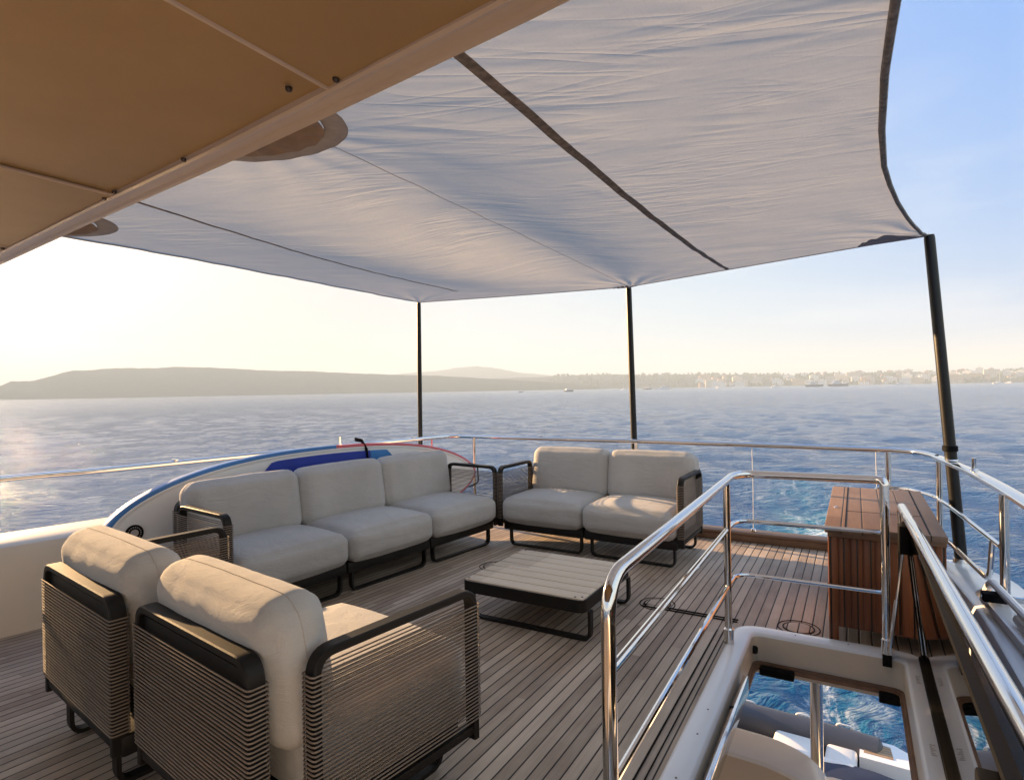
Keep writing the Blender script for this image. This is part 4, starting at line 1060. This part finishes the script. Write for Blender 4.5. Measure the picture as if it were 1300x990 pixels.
# ------------------------------------------------------------------ teak chest
ch = empty('teak_chest', (.12, 4.3, 0), 0, 'tall varnished teak chest with planked lid standing at the stern behind the hatch', 'chest')
MB().rbox(-.275, .265, -.72, .70, .600, .634, .006).build('lid', M['cab_top'], ch)
MB().box(-.18, -.174, -.70, .68, .6335, .6352).box(.19, .196, -.70, .68, .6335, .6352).box(-.178, .192, -.245, -.239, .6337, .6354).build('lid_groove', M['blackmat'], ch, smooth=False)
MB().lathe([(.012, .634), (.012, .638), (.008, .64)], (-.235, -.15, 0), 14).build('lid_button', M['chrome'], ch)
for y in (-.675, .64): MB().box(-.235, .225, y, y + .015, .09, .575).build('end_panel', M['cab'], ch, smooth=False)
for x in (-.248, .226): MB().box(x, x + .012, -.62, .60, .09, .575).build('side_panel', M['teak'], ch, smooth=False)
for x in (-.26, .215):
    for y in (-.69, .61): MB().rbox(x, x + .045, y, y + .055, 0, .575, .004).build('leg', M['cab'], ch)
for y in (-.70, .64): MB().rbox(-.262, .262, y, y + .04, .575, .599, .003).build('top_rail', M['teak'], ch)
m = MB()
for k in range(8):
    x = -.205 + k * .056; m.rbox(x, x + .046, -.683, -.6755, .10, .57, .003)
m.build('slat_front', M['cab'], ch)
MB().box(-.20, .20, -.62, .62, .075, .095).build('bottom', M['teak'], ch, smooth=False)

# ------------------------------------------------------------------ folded ladder on the right bulwark
ld = empty('boarding_ladder', (.62, 3.35, .365), R(4), 'white folded boarding ladder with grey tubes lying on the right bulwark cap', 'ladder')
MB().rbox(-.13, .10, -.75, .12, .004, .05, .02).build('step', M['white'], ld)
MB().rbox(-.11, .13, -.9, -.28, .055, .10, .02).build('step', M['white'], ld)
for x in (-.09, .09): MB().tube(fillet([(x, -1.0, .12), (x, .08, .12), (x, .16, .05), (x - .02, .2, .02)], .05), .017, 10).build('side_tube', M['white'], ld)
MB().tube([(-.15, -.02, .075), (.2, -.06, .085)], .013, 10).build('pivot_bar', M['chrome'], ld)
MB().rbox(-.15, -.06, -.06, .0, .06, .10, .008).build('hinge_block', M['blackmat'], ld)

# ------------------------------------------------------------------ below the hatch
sm = empty('stair_moulding', (-.26, 3.5, -2.40), 0, 'cream moulded stair parapet seen below through the hatch', 'parapet')
prof = [(-1.2, -.47), (-.62, -.475), (-.45, -.49), (-.33, -.53), (-.26, -.60), (-.23, -.72), (-.225, -2.355), (-1.2, -2.355)]
m = MB(); prof2 = spline([(a, 0, b) for a, b in prof[:6]], 6); pp = [(q.x, q.z) for q in prof2] + prof[6:]
m.prism([(a + .35, b + 2.36) for a, b in pp], -.30, -.07, 'y'); m.build('body', M['cream'], sm, ang=40)
MB().tube([(q.x + .35, -.185, q.z + 2.365) for q in prof2], .018, 10, w=.125, up=(0, 0, 1)).build('capping', M['white'], sm, ang=60)
MB().rbox(.05, .32, -.10, .25, 0, 1.62, .07, 4).build('pillar_base', M['white'], sm)
po = empty('support_post', (-.205, 3.56, -.72), 0, 'polished steel post standing below the far edge of the hatch', 'post')
MB().tube([(0, 0, 0), (0, 0, .545)], .032, 18).build('tube', M['chrome'], po)
MB().lathe([(.045, 0), (.045, .012), (.03, .03)], seg=18).build('base_flange', M['chrome'], po)

# ------------------------------------------------------------------ tender
td = empty('tender', (-.55, 7.40, -3.385), R(-2), 'grey inflatable tender with white seats and teak step lying astern below the hatch', 'tender')
def tz(p): return p
tube_path = spline([(.75, .66, .42), (.2, .70, .42), (-.8, .70, .43), (-1.7, .62, .47), (-2.3, .35, .56), (-2.5, 0, .60), (-2.3, -.35, .56), (-1.7, -.62, .47), (-.8, -.70, .43), (.2, -.70, .42), (.75, -.66, .42)], 7)
MB().tube(tube_path, [.13] + [.215] * (len(tube_path) - 2) + [.13], 18).build('tube', M['grey_tube'], td, ang=60)
m = MB(); rows = []
for x in np.linspace(-2.2, .7, 14):
    wdt = .55 * (1 - max(0, (-x - .8) / 1.4) ** 2.5 * .8); rows.append([(x, -wdt, .35), (x, -wdt * .6, .06), (x, 0, .0), (x, wdt * .6, .06), (x, wdt, .35)])
m.grid(rows).build('hull', M['white'], td, ang=50)
MB().box(-1.9, .6, -.5, .5, .22, .25).build('floor', M['navy'], td, smooth=False)
for x0, x1 in ((-.38, .13), (.18, .50)):
    MB().rbox(x0, x1, .12, .50, .40, .54, .05, 3).build('seat', M['white_vinyl'], td)
MB().rbox(-.40, .5, .0, .12, .40, .58, .04, 3).build('seat_back', M['white_vinyl'], td)
st = MB().prism([(.52, .35), (.52, .80), (.86, .78), (1.08, .62), (1.12, .35)], .40, .55); st.build('stern_step', M['white'], td)
MB().prism([(.56, .46), (.57, .72), (.82, .70), (.85, .46)], .5505, .556).build('step_pad', M['step_teak'], td)
m = MB(); rows = []
for x in np.linspace(-.05, 1.05, 24):
    rows.append([(x, y, .56 + .06 * math.sin(max(0, min(1, (x + .05) / 1.1)) * math.pi) - .28 * max(0, (abs(y + .45) - .3)) ** 1.2 + .012 * noise.noise(Vector((x * 5, y * 3, 2)))) for y in np.linspace(-.98, .10, 16)])
m.grid(rows).build('boat_cover', M['navy'], td, ang=80)
MB().tube(spline([(-1.05, .66, .62), (-.98, .5, .75), (-1.0, .2, .82), (-1.1, -.1, .80)], 6), .05, 10, w=.09, up=(0, 0, 1)).build('console_wing', M['white'], td, ang=60)
for x in (-.75, -.1, .35): MB().tube(fillet([(x - .09, .83, .575), (x - .07, .80, .635), (x + .07, .80, .635), (x + .09, .83, .575)], .03), .012, 8).build('grab_handle', M['cord'], td)
